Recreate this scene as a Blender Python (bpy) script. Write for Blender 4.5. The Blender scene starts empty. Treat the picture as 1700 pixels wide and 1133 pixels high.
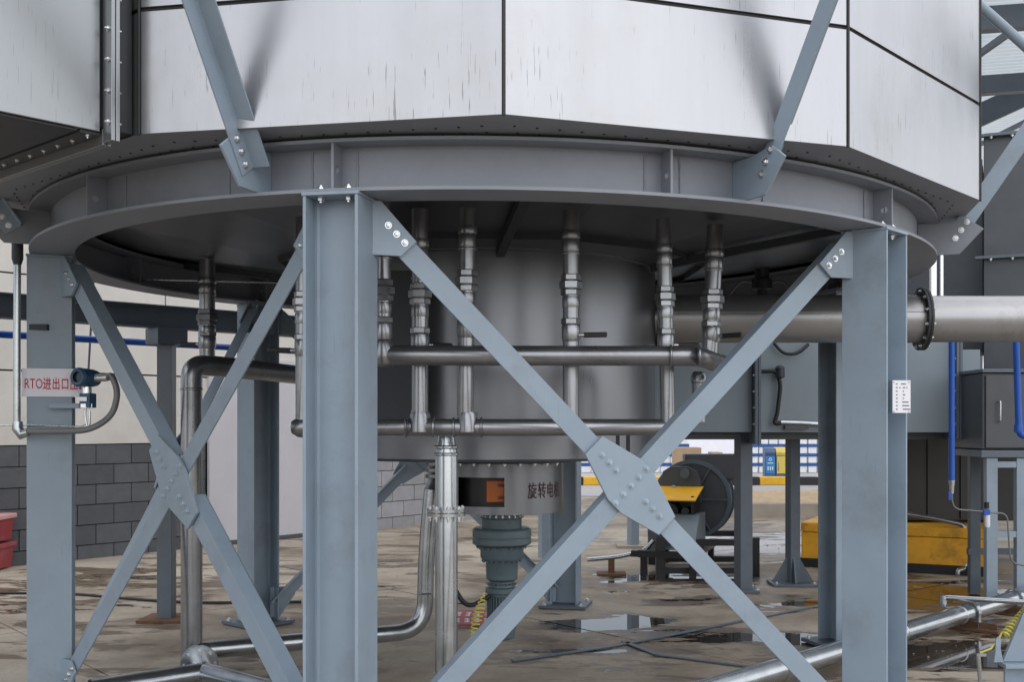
import bpy, math, random
from mathutils import Vector, Matrix
random.seed(7)
R = math.radians
V = Vector
scn = bpy.context.scene
COL = scn.collection
# ------------------------------------------------------------------ camera
FPX, UX, VY = 1846.5, 923.5, 701.0          # focal length and principal point of the photograph (in its pixels)
cam_d = bpy.data.cameras.new('camera'); cam = bpy.data.objects.new('camera', cam_d); COL.objects.link(cam)
cam.location = (0, 0, 1.5); cam.rotation_euler = (R(90), 0, 0)
cam_d.sensor_width = 36; cam_d.lens = FPX*36/1700
cam_d.shift_x = (850-UX)/1700; cam_d.shift_y = (VY-566.5)/1700
cam_d.clip_start = .05; cam_d.clip_end = 2000
scn.camera = cam
# ------------------------------------------------------------------ sky, sun, exposure
SUN_EL, SUN_AZ = 42, 146
w = bpy.data.worlds.new('World'); scn.world = w; w.use_nodes = True
nt = w.node_tree; nt.nodes.clear()
sky = nt.nodes.new('ShaderNodeTexSky'); sky.sky_type = 'NISHITA'; sky.sun_disc = False
sky.sun_elevation = R(SUN_EL); sky.sun_rotation = R(SUN_AZ)
sky.air_density = 1.0; sky.dust_density = 1.0; sky.ozone_density = 1.0
hs = nt.nodes.new('ShaderNodeHueSaturation'); hs.inputs['Saturation'].default_value = .72
bg = nt.nodes.new('ShaderNodeBackground'); bg.inputs['Strength'].default_value = .06
wo = nt.nodes.new('ShaderNodeOutputWorld')
cloud = nt.nodes.new('ShaderNodeMix'); cloud.data_type = 'RGBA'; cloud.inputs[0].default_value = .5; cloud.inputs[7].default_value = (6.0, 6.3, 6.8, 1)   # even cloud cover
nt.links.new(sky.outputs[0], hs.inputs['Color']); nt.links.new(hs.outputs[0], cloud.inputs[6]); nt.links.new(cloud.outputs[2], bg.inputs[0]); nt.links.new(bg.outputs[0], wo.inputs[0])
sd = bpy.data.lights.new('sun', 'SUN'); sd.energy = 1.5; sd.angle = R(170); sd.color = (1, .97, .94)
so = bpy.data.objects.new('sun', sd); COL.objects.link(so)
az = R(SUN_AZ)
sun_dir = V((math.sin(az)*math.cos(R(SUN_EL)), math.cos(az)*math.cos(R(SUN_EL)), math.sin(R(SUN_EL))))
so.rotation_euler = sun_dir.to_track_quat('Z', 'Y').to_euler(); so.location = (0, 0, 20)
scn.view_settings.view_transform = 'Standard'; scn.view_settings.look = 'None'
scn.view_settings.exposure = 1.2; scn.view_settings.gamma = 1
scn.render.engine = 'CYCLES'

# ------------------------------------------------------------------ helpers
def at(u, v, Y):
    """point of the place at depth Y that the photograph shows at pixel u, v"""
    return V(((u-UX)*Y/FPX, Y, 1.5-(v-VY)*Y/FPX))
X3, Y3, Z3 = V((1, 0, 0)), V((0, 1, 0)), V((0, 0, 1))
CX, CY = -.377, 6.663                        # axis of the round oxidiser
def pol(a, r, z=0.0):
    return V((CX+r*math.sin(R(a)), CY-r*math.cos(R(a)), z))
def radial(a): return V((math.sin(R(a)), -math.cos(R(a)), 0))
def tang(a): return V((math.cos(R(a)), math.sin(R(a)), 0))

class MB:
    def __init__(s): s.v = []; s.f = []
    def add(s, vs, fs):
        b = len(s.v); s.v += [V(p) for p in vs]; s.f += [tuple(i+b for i in f) for f in fs]; return s
    def obox(s, c, ax, ay, az, hx, hy, hz):
        c = V(c); vs = []
        for k in (-1, 1):
            for j in (-1, 1):
                for i in (-1, 1): vs.append(c+ax*(hx*i)+ay*(hy*j)+az*(hz*k))
        return s.add(vs, [(0, 2, 3, 1), (4, 5, 7, 6), (0, 1, 5, 4), (2, 6, 7, 3), (0, 4, 6, 2), (1, 3, 7, 5)])
    def box(s, x0, x1, y0, y1, z0, z1):
        return s.obox(((x0+x1)/2, (y0+y1)/2, (z0+z1)/2), X3, Y3, Z3, abs(x1-x0)/2, abs(y1-y0)/2, abs(z1-z0)/2)
    def prism(s, poly, o, ex, ey, ez, d0, d1):
        o = V(o); n = len(poly)
        # orient
        A = sum(poly[i][0]*poly[(i+1) % n][1]-poly[(i+1) % n][0]*poly[i][1] for i in range(n))
        if (A > 0) != (ex.cross(ey).dot(ez) > 0): poly = list(reversed(poly))
        if d1 < d0: d0, d1 = d1, d0
        vs = [o+ex*p[0]+ey*p[1]+ez*d0 for p in poly]+[o+ex*p[0]+ey*p[1]+ez*d1 for p in poly]
        fs = [tuple(reversed(range(n))), tuple(range(n, 2*n))]+[(i, (i+1) % n, n+(i+1) % n, n+i) for i in range(n)]
        return s.add(vs, fs)
    def lathe(s, prof, o, axis=Z3, n=32, cap=True, a0=0, a1=360):
        o = V(o); axis = axis.normalized()
        t = X3 if abs(axis.x) < .8 else Y3
        e1 = (t-axis*t.dot(axis)).normalized(); e2 = axis.cross(e1)
        full = abs(a1-a0) >= 359.9; m = n if full else n+1
        vs = []
        for r, h in prof:
            for i in range(m):
                a = R(a0+(a1-a0)*i/n); vs.append(o+axis*h+e1*(r*math.cos(a))+e2*(r*math.sin(a)))
        fs = []
        for k in range(len(prof)-1):
            for i in range(n):
                j = (i+1) % m
                fs.append((k*m+i, k*m+j, (k+1)*m+j, (k+1)*m+i))
        if cap and full:
            fs.append(tuple(reversed(range(m)))); b = (len(prof)-1)*m; fs.append(tuple(range(b, b+m)))
        return s.add(vs, fs)
    def cyl(s, p0, p1, r, n=16):
        p0, p1 = V(p0), V(p1); d = p1-p0
        return s.lathe([(r, 0), (r, d.length)], p0, d, n)
    def tube(s, path, r, n=14):
        path = [V(p) for p in path]; m = len(path); rs = r if isinstance(r, (list, tuple)) else [r]*m
        ts = []
        for i in range(m):
            a = path[max(i-1, 0)]; b = path[min(i+1, m-1)]; ts.append((b-a).normalized())
        t = ts[0]; ref = X3 if abs(t.x) < .8 else Z3
        e1 = (ref-t*ref.dot(t)).normalized(); vs = []
        for i in range(m):
            t = ts[i]; e1 = (e1-t*e1.dot(t)).normalized(); e2 = t.cross(e1)
            for k in range(n):
                a = 2*math.pi*k/n; vs.append(path[i]+(e1*math.cos(a)+e2*math.sin(a))*rs[i])
        fs = [(i*n+k, i*n+(k+1) % n, (i+1)*n+(k+1) % n, (i+1)*n+k) for i in range(m-1) for k in range(n)]
        fs += [tuple(reversed(range(n))), tuple(range((m-1)*n, m*n))]
        return s.add(vs, fs)
    def build(s, name, mat, parent=None, smooth=35, bevel=0):
        o0 = parent_world(parent)
        me = bpy.data.meshes.new(name); me.from_pydata([tuple(p-o0) for p in s.v], [], s.f); me.update()
        if smooth:
            me.shade_smooth(); me.set_sharp_from_angle(angle=R(smooth))
        me.materials.append(mat)
        o = bpy.data.objects.new(name, me); COL.objects.link(o)
        if parent: o.parent = parent
        if bevel:
            b = o.modifiers.new('bevel', 'BEVEL'); b.width = bevel; b.segments = 2; b.limit_method = 'ANGLE'; b.angle_limit = R(40)
        return o
WORLD = {}
def parent_world(p):
    q = V((0, 0, 0))
    while p is not None:
        q = q+V(p.location); p = p.parent
    return q
def thing(name, label, cat, loc, group=None):
    o = bpy.data.objects.new(name, None); COL.objects.link(o); o.location = loc; o.empty_display_size = .1
    o['label'] = label; o['category'] = cat
    if group: o['group'] = group
    return o
def tag(o, label, cat, group=None):
    o['label'] = label; o['category'] = cat
    if group: o['group'] = group
    return o
def recentre(o):
    """move a top-level mesh's origin to its base"""
    vs = [v.co.copy() for v in o.data.vertices]
    c = V((sum(v.x for v in vs)/len(vs), sum(v.y for v in vs)/len(vs), min(v.z for v in vs)))
    for v in o.data.vertices: v.co -= c
    o.location = c; return o
def structure(o): o['kind'] = 'structure'; return o
def fillet(pts, rad, n=7):
    pts = [V(p) for p in pts]; out = [pts[0]]
    for i in range(1, len(pts)-1):
        a, b, c = pts[i-1], pts[i], pts[i+1]
        d1 = (a-b); d2 = (c-b); r = min(rad, d1.length*.49, d2.length*.49)
        p, q = b+d1.normalized()*r, b+d2.normalized()*r
        for k in range(n+1):
            t = k/n; out.append(p*(1-t)**2+b*(2*t*(1-t))+q*t*t)
    out.append(pts[-1]); return out
_inst = {}
def inst(key, mk, name, mat, parent, loc, zaxis, spin=0):
    """a small alike piece: shares its mesh, its local z along zaxis"""
    k = (key, mat.name)
    if k not in _inst:
        m = mk(); me = bpy.data.meshes.new(name); me.from_pydata([tuple(p) for p in m.v], [], m.f)
        me.shade_smooth(); me.set_sharp_from_angle(angle=R(35)); me.materials.append(mat); _inst[k] = me
    o = bpy.data.objects.new(name, _inst[k]); COL.objects.link(o); o.parent = parent
    o.location = V(loc)-parent_world(parent)
    o.rotation_mode = 'QUATERNION'; o.rotation_quaternion = V(zaxis).to_track_quat('Z', 'Y') @ Matrix.Rotation(spin, 3, 'Z').to_quaternion()
    return o
def mk_bolt(r=.011, h=.009):
    def f():
        m = MB(); m.lathe([(r*1.35, 0), (r*1.35, .003)], (0, 0, 0), Z3, 12)
        m.lathe([(r, .003), (r, h), (r*.8, h+.002)], (0, 0, 0), Z3, 6)
        m.lathe([(r*.5, h), (r*.5, h+.008)], (0, 0, 0), Z3, 6); return m
    return f
def bolt(parent, loc, zaxis, mat=None, r=.011):
    return inst(('bolt', r), mk_bolt(r, r*.8), 'bolt', mat or M['zinc'], parent, loc, zaxis, random.random()*3)

# ------------------------------------------------------------------ materials
M = {}
def mat(key, col, rough=.5, metal=0.0, var=.12, scale=6.0, bump=.0, bscale=60, streak=0.0, rvar=.1, spec=.5, dirt=None, dirt_amt=0.0, dirt_scale=2.0, stretch=(1, 1, 1)):
    m = bpy.data.materials.new(key); m.use_nodes = True; n = m.node_tree; L = n.links
    b = n.nodes['Principled BSDF']; b.inputs['Metallic'].default_value = metal; b.inputs['Specular IOR Level'].default_value = spec
    geo = n.nodes.new('ShaderNodeNewGeometry'); mp = n.nodes.new('ShaderNodeMapping'); mp.inputs['Scale'].default_value = stretch
    L.new(geo.outputs['Position'], mp.inputs['Vector'])
    no = n.nodes.new('ShaderNodeTexNoise'); no.inputs['Scale'].default_value = scale; no.inputs['Detail'].default_value = 6; no.inputs['Roughness'].default_value = .62
    L.new(mp.outputs[0], no.inputs['Vector'])
    r = n.nodes.new('ShaderNodeMapRange'); r.inputs['From Min'].default_value = .25; r.inputs['From Max'].default_value = .75
    r.inputs['To Min'].default_value = 1-var; r.inputs['To Max'].default_value = 1+var; L.new(no.outputs[0], r.inputs[0])
    mul = n.nodes.new('ShaderNodeMix'); mul.data_type = 'RGBA'; mul.blend_type = 'MULTIPLY'; mul.inputs[0].default_value = 1
    mul.inputs[6].default_value = (*col, 1); L.new(r.outputs[0], mul.inputs[7]); out = mul.outputs[2]
    if dirt:
        dn = n.nodes.new('ShaderNodeTexNoise'); dn.inputs['Scale'].default_value = dirt_scale; dn.inputs['Detail'].default_value = 8; dn.inputs['Roughness'].default_value = .7
        L.new(geo.outputs['Position'], dn.inputs['Vector'])
        dr = n.nodes.new('ShaderNodeMapRange'); dr.inputs['From Min'].default_value = .52; dr.inputs['From Max'].default_value = .68; dr.inputs['To Max'].default_value = dirt_amt
        L.new(dn.outputs[0], dr.inputs[0])
        mx = n.nodes.new('ShaderNodeMix'); mx.data_type = 'RGBA'; L.new(dr.outputs[0], mx.inputs[0]); L.new(out, mx.inputs[6]); mx.inputs[7].default_value = (*dirt, 1); out = mx.outputs[2]
    if streak:
        sm = n.nodes.new('ShaderNodeMapping'); sm.inputs['Scale'].default_value = (150, 150, 7); L.new(geo.outputs['Position'], sm.inputs['Vector'])
        sn = n.nodes.new('ShaderNodeTexNoise'); sn.inputs['Scale'].default_value = 1; sn.inputs['Detail'].default_value = 3; L.new(sm.outputs[0], sn.inputs['Vector'])
        ln = n.nodes.new('ShaderNodeTexNoise'); ln.inputs['Scale'].default_value = 1.7; ln.inputs['Detail'].default_value = 2; L.new(geo.outputs['Position'], ln.inputs['Vector'])
        ad = n.nodes.new('ShaderNodeMath'); ad.operation = 'MULTIPLY_ADD'; L.new(ln.outputs[0], ad.inputs[0]); ad.inputs[1].default_value = .35; L.new(sn.outputs[0], ad.inputs[2])
        sr = n.nodes.new('ShaderNodeMapRange'); sr.inputs['From Min'].default_value = .865; sr.inputs['From Max'].default_value = .93; sr.inputs['To Max'].default_value = streak; L.new(ad.outputs[0], sr.inputs[0])
        mx = n.nodes.new('ShaderNodeMix'); mx.data_type = 'RGBA'; L.new(sr.outputs[0], mx.inputs[0]); L.new(out, mx.inputs[6]); mx.inputs[7].default_value = (.05, .05, .045, 1); out = mx.outputs[2]
    L.new(out, b.inputs['Base Color'])
    rr = n.nodes.new('ShaderNodeMapRange'); rr.inputs['To Min'].default_value = max(.02, rough-rvar); rr.inputs['To Max'].default_value = min(1, rough+rvar)
    L.new(no.outputs[0], rr.inputs[0]); L.new(rr.outputs[0], b.inputs['Roughness'])
    if bump:
        bn = n.nodes.new('ShaderNodeTexNoise'); bn.inputs['Scale'].default_value = bscale; bn.inputs['Detail'].default_value = 4; L.new(geo.outputs['Position'], bn.inputs['Vector'])
        bu = n.nodes.new('ShaderNodeBump'); bu.inputs['Strength'].default_value = bump; bu.inputs['Distance'].default_value = .01; L.new(bn.outputs[0], bu.inputs['Height']); L.new(bu.outputs[0], b.inputs['Normal'])
    M[key] = m; return m
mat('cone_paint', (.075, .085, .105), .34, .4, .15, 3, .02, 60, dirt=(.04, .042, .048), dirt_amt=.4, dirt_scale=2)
mat('painted_bolt', (.34, .41, .48), .35, .2)
mat('steel_paint', (.24, .305, .375), .42, 0, .10, 3.2, .05, 160, streak=.16, dirt=(.15, .165, .175), dirt_amt=.38, dirt_scale=2.2)
mat('frame_paint', (.10, .125, .155), .45, 0, .1, 5, .03, 120, dirt=(.06, .06, .06), dirt_amt=.3)
mat('dark_paint', (.070, .078, .09), .42, .2, .15, 4, .02, 90, dirt=(.10, .10, .10), dirt_amt=.25)
mat('ring_paint', (.225, .245, .285), .5, .1, .1, 6, .03, 150, dirt=(.14, .13, .13), dirt_amt=.3)
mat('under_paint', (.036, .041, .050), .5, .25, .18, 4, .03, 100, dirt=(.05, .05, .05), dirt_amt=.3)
mat('drum_paint', (.20, .21, .23), .31, .8, .08, 3, .02, 200, stretch=(1, 1, .25))
mat('sheet', (.385, .39, .41), .29, .9, .085, 5, .9, 1.4, streak=.5, rvar=.07, stretch=(1, 1, .06), dirt=(.33, .325, .31), dirt_amt=.35, dirt_scale=1.6)
mat('duct_sheet', (.31, .325, .34), .36, .85, .05, 3, .004, 3, streak=.3, rvar=.05, stretch=(1, 1, .15))
mat('seam', (.02, .02, .022), .6)
mat('galv', (.43, .46, .49), .25, .92, .16, 9, .015, 60, rvar=.09, dirt=(.26, .24, .22), dirt_amt=.35, dirt_scale=7)
mat('iron_pipe', (.30, .31, .33), .30, .85, .16, 7, .02, 70, rvar=.08, dirt=(.12, .10, .09), dirt_amt=.3, dirt_scale=6)
mat('big_pipe', (.36, .365, .38), .34, .75, .12, 5, .03, 60, dirt=(.16, .14, .12), dirt_amt=.4, dirt_scale=5)
mat('zinc', (.62, .64, .66), .28, .95, .15, 40)
mat('duct_paint', (.20, .245, .28), .45, .15, .09, 3, .02, 60, stretch=(1, 1, .3))
mat('motor_paint', (.085, .125, .145), .38, 0, .15, 9, .04, 90)
mat('rubber', (.012, .012, .013), .55)
mat('blue_pipe', (.01, .085, .42), .35)
mat('blue_case', (.02, .07, .14), .35)
mat('white_paint', (.72, .73, .78), .45, 0, .04, 3)
mat('door_white', (.52, .51, .55), .5, 0, .06, 2)
mat('label_white', (.75, .75, .82), .5, 0, .03, 6)
mat('red_ink', (.50, .012, .05), .5)
mat('dark_red_ink', (.05, .006, .012), .5)
mat('print_grey', (.12, .13, .15), .5)
mat('yellow_paint', (.76, .37, .02), .5, 0, .2, 5, .05, 50, dirt=(.10, .06, .03), dirt_amt=.6, dirt_scale=3.5)
mat('yellow_hood', (.80, .42, .015), .4, 0, .08)
mat('orange_box', (.50, .13, .02), .5)
mat('red_plastic', (.30, .035, .045), .45, 0, .12, 6, dirt=(.4, .2, .2), dirt_amt=.4)
mat('pale_red', (.62, .33, .33), .5)
mat('beige_panel', (.60, .58, .545), .7, 0, .08, 2, .03, 40, dirt=(.40, .33, .26), dirt_amt=.3, dirt_scale=1.2)
mat('block', (.085, .09, .10), .7, 0, .18, 9, .12, 90)
mat('pale_block', (.30, .30, .32), .75, 0, .12, 9, .1, 90)
mat('mortar', (.025, .025, .028), .8)
mat('concrete', (.33, .29, .24), .8, 0, .2, 3, .1, 30)
mat('sand', (.52, .38, .24), .9, 0, .25, 8, .5, 12)
mat('road', (.38, .37, .37), .6, 0, .1, 1)
mat('roof_sheet', (.75, .8, .84), .35, .1, .06, 3)
mat('black_paint', (.012, .012, .014), .4, 0, .2, 6)
mat('kerb_yellow', (.75, .42, .02), .6)
mat('bin_blue', (.02, .20, .48), .4)
mat('bin_body', (.06, .10, .20), .4)
mat('bin_yellow', (.65, .50, .10), .4)
mat('can_white', (.72, .74, .78), .4)
mat('can_blue', (.02, .08, .26), .4)
mat('brown_box', (.42, .30, .20), .8)
mat('wire_yellow', (.55, .50, .10), .5)
mat('flex', (.17, .175, .18), .45, .3, .1, 20)
mat('lcd', (.02, .03, .04), .15)
mat('rust', (.13, .065, .035), .8, 0, .3, 30)
# pieces that differ a little one from the next
def add_random(m, amt):
    n = m.node_tree; b = n.nodes['Principled BSDF']; src = b.inputs['Base Color'].links[0].from_socket
    oi = n.nodes.new('ShaderNodeObjectInfo'); r = n.nodes.new('ShaderNodeMapRange'); r.inputs[3].default_value = 1-amt; r.inputs[4].default_value = 1+amt; n.links.new(oi.outputs['Random'], r.inputs[0])
    x = n.nodes.new('ShaderNodeMix'); x.data_type = 'RGBA'; x.blend_type = 'MULTIPLY'; x.inputs[0].default_value = 1; n.links.new(src, x.inputs[6]); n.links.new(r.outputs[0], x.inputs[7]); n.links.new(x.outputs[2], b.inputs['Base Color'])
for k_, a_ in (('block', .16), ('pale_block', .10), ('sheet', .035), ('beige_panel', .03), ('iron_pipe', .12), ('steel_paint', .03)): add_random(M[k_], a_)
# translucent roof sheet
def add_translucent(m, amount):
    n = m.node_tree; b = n.nodes['Principled BSDF']; o = n.nodes['Material Output']
    t = n.nodes.new('ShaderNodeBsdfTranslucent'); t.inputs[0].default_value = (.75, .82, .86, 1); x = n.nodes.new('ShaderNodeMixShader'); x.inputs[0].default_value = amount
    n.links.new(b.outputs[0], x.inputs[1]); n.links.new(t.outputs[0], x.inputs[2]); n.links.new(x.outputs[0], o.inputs['Surface'])
add_translucent(M['roof_sheet'], .45)

# ground: wet, stained concrete with standing water
def ground_material():
    m = bpy.data.materials.new('wet_concrete'); m.use_nodes = True; n = m.node_tree; L = n.links; b = n.nodes['Principled BSDF']
    geo = n.nodes.new('ShaderNodeNewGeometry'); pos = geo.outputs['Position']
    def noise(scale, detail=6, rough=.6, stretch=None, dist=0):
        x = n.nodes.new('ShaderNodeTexNoise'); x.inputs['Scale'].default_value = scale; x.inputs['Detail'].default_value = detail; x.inputs['Roughness'].default_value = rough; x.inputs['Distortion'].default_value = dist
        if stretch:
            mp = n.nodes.new('ShaderNodeMapping'); mp.inputs['Scale'].default_value = stretch; L.new(pos, mp.inputs[0]); L.new(mp.outputs[0], x.inputs['Vector'])
        else: L.new(pos, x.inputs['Vector'])
        return x.outputs[0]
    def rng(i, a, c, d=0, e=1):
        x = n.nodes.new('ShaderNodeMapRange'); L.new(i, x.inputs[0]); x.inputs[1].default_value = a; x.inputs[2].default_value = c; x.inputs[3].default_value = d; x.inputs[4].default_value = e; return x.outputs[0]
    def mix(f, a, c, mode='MIX'):
        x = n.nodes.new('ShaderNodeMix'); x.data_type = 'RGBA'; x.blend_type = mode
        if isinstance(f, float): x.inputs[0].default_value = f
        else: L.new(f, x.inputs[0])
        for k, s in ((6, a), (7, c)):
            if isinstance(s, tuple): x.inputs[k].default_value = (*s, 1)
            else: L.new(s, x.inputs[k])
        return x.outputs[2]
    def mth(op, a, c):
        x = n.nodes.new('ShaderNodeMath'); x.operation = op
        for k, s in enumerate((a, c)):
            if isinstance(s, (int, float)): x.inputs[k].default_value = s
            else: L.new(s, x.inputs[k])
        return x.outputs[0]
    big = noise(.55, 5, .55, None, .4); mid = noise(2.2, 7, .62); fine = noise(24, 6, .7)
    col = mix(rng(big, .38, .62), (.185, .142, .102), (.43, .38, .31))
    col = mix(rng(mid, .42, .68, 0, .6), col, (.49, .44, .365))
    col = mix(rng(fine, .3, .7, .0, .35), col, (.20, .158, .118))
    # damp: large soft stains, drawn out across the view
    damp = noise(1.1, 9, .68, (.55, 1.35, 1), 1.2)
    # standing water where the slab is low: list of hollows x, y, size x, size y, depth
    hollows = PUDDLES
    field = None
    sx = n.nodes.new('ShaderNodeSeparateXYZ'); L.new(pos, sx.inputs[0])
    for (x, y, ax, ay, d) in hollows:
        fx = mth('DIVIDE', mth('SUBTRACT', sx.outputs[0], x), ax); fy = mth('DIVIDE', mth('SUBTRACT', sx.outputs[1], y), ay)
        r2 = mth('ADD', mth('MULTIPLY', fx, fx), mth('MULTIPLY', fy, fy))
        g = mth('MULTIPLY', mth('POWER', 2.718, mth('MULTIPLY', r2, -1.0)), d)
        field = g if field is None else mth('ADD', field, g)
    edge = noise(2.0, 7, .62, (.7, 1.5, 1), .5)
    edge2 = noise(9, 5, .6, (.8, 1.3, 1), .3)
    h = mth('ADD', field, mth('ADD', mth('MULTIPLY', mth('SUBTRACT', edge, .5), 2.3), mth('MULTIPLY', mth('SUBTRACT', edge2, .5), .75)))
    water = rng(h, .46, .485); wet = rng(mth('ADD', h, mth('MULTIPLY', mth('SUBTRACT', damp, .5), 3.0)), .17, .28)
    colw = mix(wet, col, mix(.9, col, (.33, .265, .205), 'MULTIPLY'))
    colw = mix(water, colw, (.035, .028, .022))
    L.new(colw, b.inputs['Base Color'])
    ro = mth('ADD', mth('MULTIPLY', wet, -.42), .80)
    x = n.nodes.new('ShaderNodeMix'); L.new(water, x.inputs[0]); L.new(ro, x.inputs[2]); x.inputs[3].default_value = .015; L.new(x.outputs[0], b.inputs['Roughness'])
    bu = n.nodes.new('ShaderNodeBump'); bu.inputs['Distance'].default_value = .012
    L.new(mth('MULTIPLY', mth('SUBTRACT', 1.0, water), .55), bu.inputs['Strength']); L.new(mth('ADD', mid, mth('MULTIPLY', fine, .6)), bu.inputs['Height']); L.new(bu.outputs[0], b.inputs['Normal'])
    b.inputs['Specular IOR Level'].default_value = .5
    M['ground'] = m
def gp(u, v): p = 1.5*FPX/(v-VY); return ((u-UX)*p/FPX, p)
PUDDLES = []
for (u, v, ax, ay, d) in [(1050, 1035, .42, .33, .9), (960, 1040, .3, .2, .55), (1265, 1062, .75, .22, .85), (930, 1082, .5, .1, .6), (1110, 962, .75, .35, .8), (1560, 1090, .8, .6, .75), (1640, 1040, .6, .4, .5),
                          (1570, 985, 1.0, .8, .8), (1010, 985, .5, .2, .4), (1300, 1000, .9, .3, .45), (1290, 900, 1.5, 2.2, .5), (180, 965, 1.6, .7, .36), (680, 940, 1.6, .7, .34), (660, 1000, .8, .3, .34), (60, 1010, .7, .3, .35), (1170, 905, .9, 1.0, .5), (280, 1005, .5, .2, .3)]:
    x, y = gp(u, v); PUDDLES.append((x, y, ax, ay, d))
ground_material()

# ------------------------------------------------------------------ the setting: ground, slabs, road, sand
g = MB(); S = 700
g.add([(-S, -S, -.06), (S, -S, -.06), (S, S, -.06), (-S, S, -.06)], [(0, 1, 2, 3)])
ground = structure(g.build('ground', M['ground'], None, 0))
sa = R(41); e1 = V((math.cos(sa), math.sin(sa), 0)); e2 = V((-math.sin(sa), math.cos(sa), 0)); o0 = V((.55, 7.62, 0)); SL = 3.1; gap = .007
for i in range(-4, 5):
    for j in range(-4, 5):
        c = o0+e1*((i+.5)*SL)+e2*((j+.5)*SL)
        if c.y < -1 or c.y > 17.2 or abs(c.x) > 9.5: continue
        m = MB(); m.obox((c.x, c.y, -.026), e1, e2, Z3, SL/2-gap, SL/2-gap, .026+random.uniform(-.0012, .0012))
        m.build('concrete_slab', M['ground'], ground, 0)
gm = MB()
for i in range(900):
    x, y = random.uniform(-4.5, 4.5), random.uniform(5.6, 15.5); r_ = random.uniform(.003, .010)*(1 if random.random() < .93 else 2)
    pts_ = [V((x, y, .002))+V((r_*random.uniform(.6, 1.2)*math.cos(k*2.1+i), r_*random.uniform(.6, 1.2)*math.sin(k*2.1+i), 0)) for k in range(3)]
    gm.add(pts_+[V((x, y, .002+r_*random.uniform(.5, 1)))], [(0, 1, 3), (1, 2, 3), (2, 0, 3)])
go = gm.build('grit', M['concrete'], None, 0); go['kind'] = 'stuff'; go['label'] = 'loose grit scattered over the wet concrete floor'
# further yard on the right: raised kerb, sand, road
m = MB(); m.obox(((gp(1250, 862)[0]+6.4)/2+.2, 17.6, .1), X3, Y3, Z3, 3.3, .14, .115); tag(recentre(m.build('kerb_wall', M['concrete'], None, 0, .01)), 'low grimy concrete kerb wall in front of the sand', 'kerb')
m = MB(); nx, ny = 60, 40; vs = []; fs = []
from mathutils import noise as mn
for j in range(ny+1):
    for i in range(nx+1):
        x = 1.5+9*i/nx; y = 17.75+5.5*j/ny
        z = .13+.10*mn.noise(V((x*1.3, y*1.3, 0)))+.05*mn.noise(V((x*4, y*4, 3)))-.13*max(0, (y-21.5)/1.75)**2
        vs.append((x, y, z))
for j in range(ny):
    for i in range(nx): a = j*(nx+1)+i; fs.append((a, a+1, a+nx+2, a+nx+1))
m.add(vs, fs); sando = m.build('sand', M['sand'], None, 60); sando['kind'] = 'stuff'; sando['label'] = 'pale brown sand spread behind the low kerb'
m = MB(); m.add([(-6, 23.2, -.05), (40, 23.2, -.05), (40, 60, -.05), (-6, 60, -.05)], [(0, 1, 2, 3)]); structure(m.build('road', M['road'], None, 0))

# ------------------------------------------------------------------ left building wall: panels over dark blockwork
WO = V((-5.2, 12.09, 0)); WD = V((.618, .786, 0)).normalized(); WN = V((WD.y, -WD.x, 0))     # wall line, its face normal
def wp(t, z, off=0): p = WO+WD*t+WN*off; p.z = z; return p
wall = thing('building_wall', 'beige panelled building wall above dark grey blockwork at the left', 'wall', wp(3, 0, -.2))
T0, T1, DT0, DT1 = -1.3, 8.4, 1.6, 3.06
m = MB(); m.obox((wp(0, 0, -.16).x+WD.x*(T0+T1)/2, wp(0, 0, -.16).y+WD.y*(T0+T1)/2, 2.5), WD, WN, Z3, (T1-T0)/2, .12, 2.5); m.build('wall_core', M['mortar'], wall, 0)
ch, cl = .2205, .424
shared = {}
for row in range(6):
    z0 = row*ch-.07; t = T0-(row % 2)*cl/2+.02
    while t < T1:
        a, bb = max(t, T0), min(t+cl, T1)
        segs = [(a, bb)]
        if bb > DT0 and a < DT1:
            segs = [(a, min(bb, DT0))] if a < DT0-.05 else []
            if bb > DT1+.05: segs.append((max(a, DT1), bb))
        for (p, q) in segs:
            if q-p < .06: continue
            mt = M['pale_block'] if (p+q)/2 > 3.6 else M['block']
            kk = (round(q-p, 3), mt.name)
            if kk not in shared:
                mm = MB(); mm.obox((0, 0, ch/2), WD, WN, Z3, (q-p)/2-.005, .03, ch/2-.005)
                me = bpy.data.meshes.new('block'); me.from_pydata([tuple(x) for x in mm.v], [], mm.f); me.materials.append(mt); shared[kk] = me
            o = bpy.data.objects.new('block', shared[kk]); COL.objects.link(o); o.parent = wall
            o.location = wp((p+q)/2, z0, -.022+random.uniform(-.002, .002))-V(wall.location)
        t += cl
for k, (z0, z1) in enumerate([(1.255, 2.03), (2.04, 3.04), (3.05, 4.05), (4.06, 5.0)]):
    for (a, bb) in ((T0, 1.05), (1.06, 3.5), (3.51, 6.0), (6.01, T1)):
        m = MB(); m.obox(wp((a+bb)/2, (z0+z1)/2, -.015), WD, WN, Z3, (bb-a)/2-.004, .03, (z1-z0)/2-.004); m.build('wall_panel', M['beige_panel'], wall, 0)
# white door leaf in the wall
d = thing('white_door', 'tall plain white metal door in the blockwork wall behind the pipe', 'door', wp((DT0+DT1)/2, 0, .03))
m = MB(); m.obox(wp((DT0+DT1)/2, 1.17, .03), WD, WN, Z3, (DT1-DT0)/2-.02, .025, 1.12); m.build('door_leaf', M['door_white'], d, 0, .004)
m = MB(); m.obox(wp((DT0+DT1)/2, .03, .03), WD, WN, Z3, (DT1-DT0)/2+.02, .035, .025); m.build('sill', M['dark_paint'], d, 0)
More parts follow.
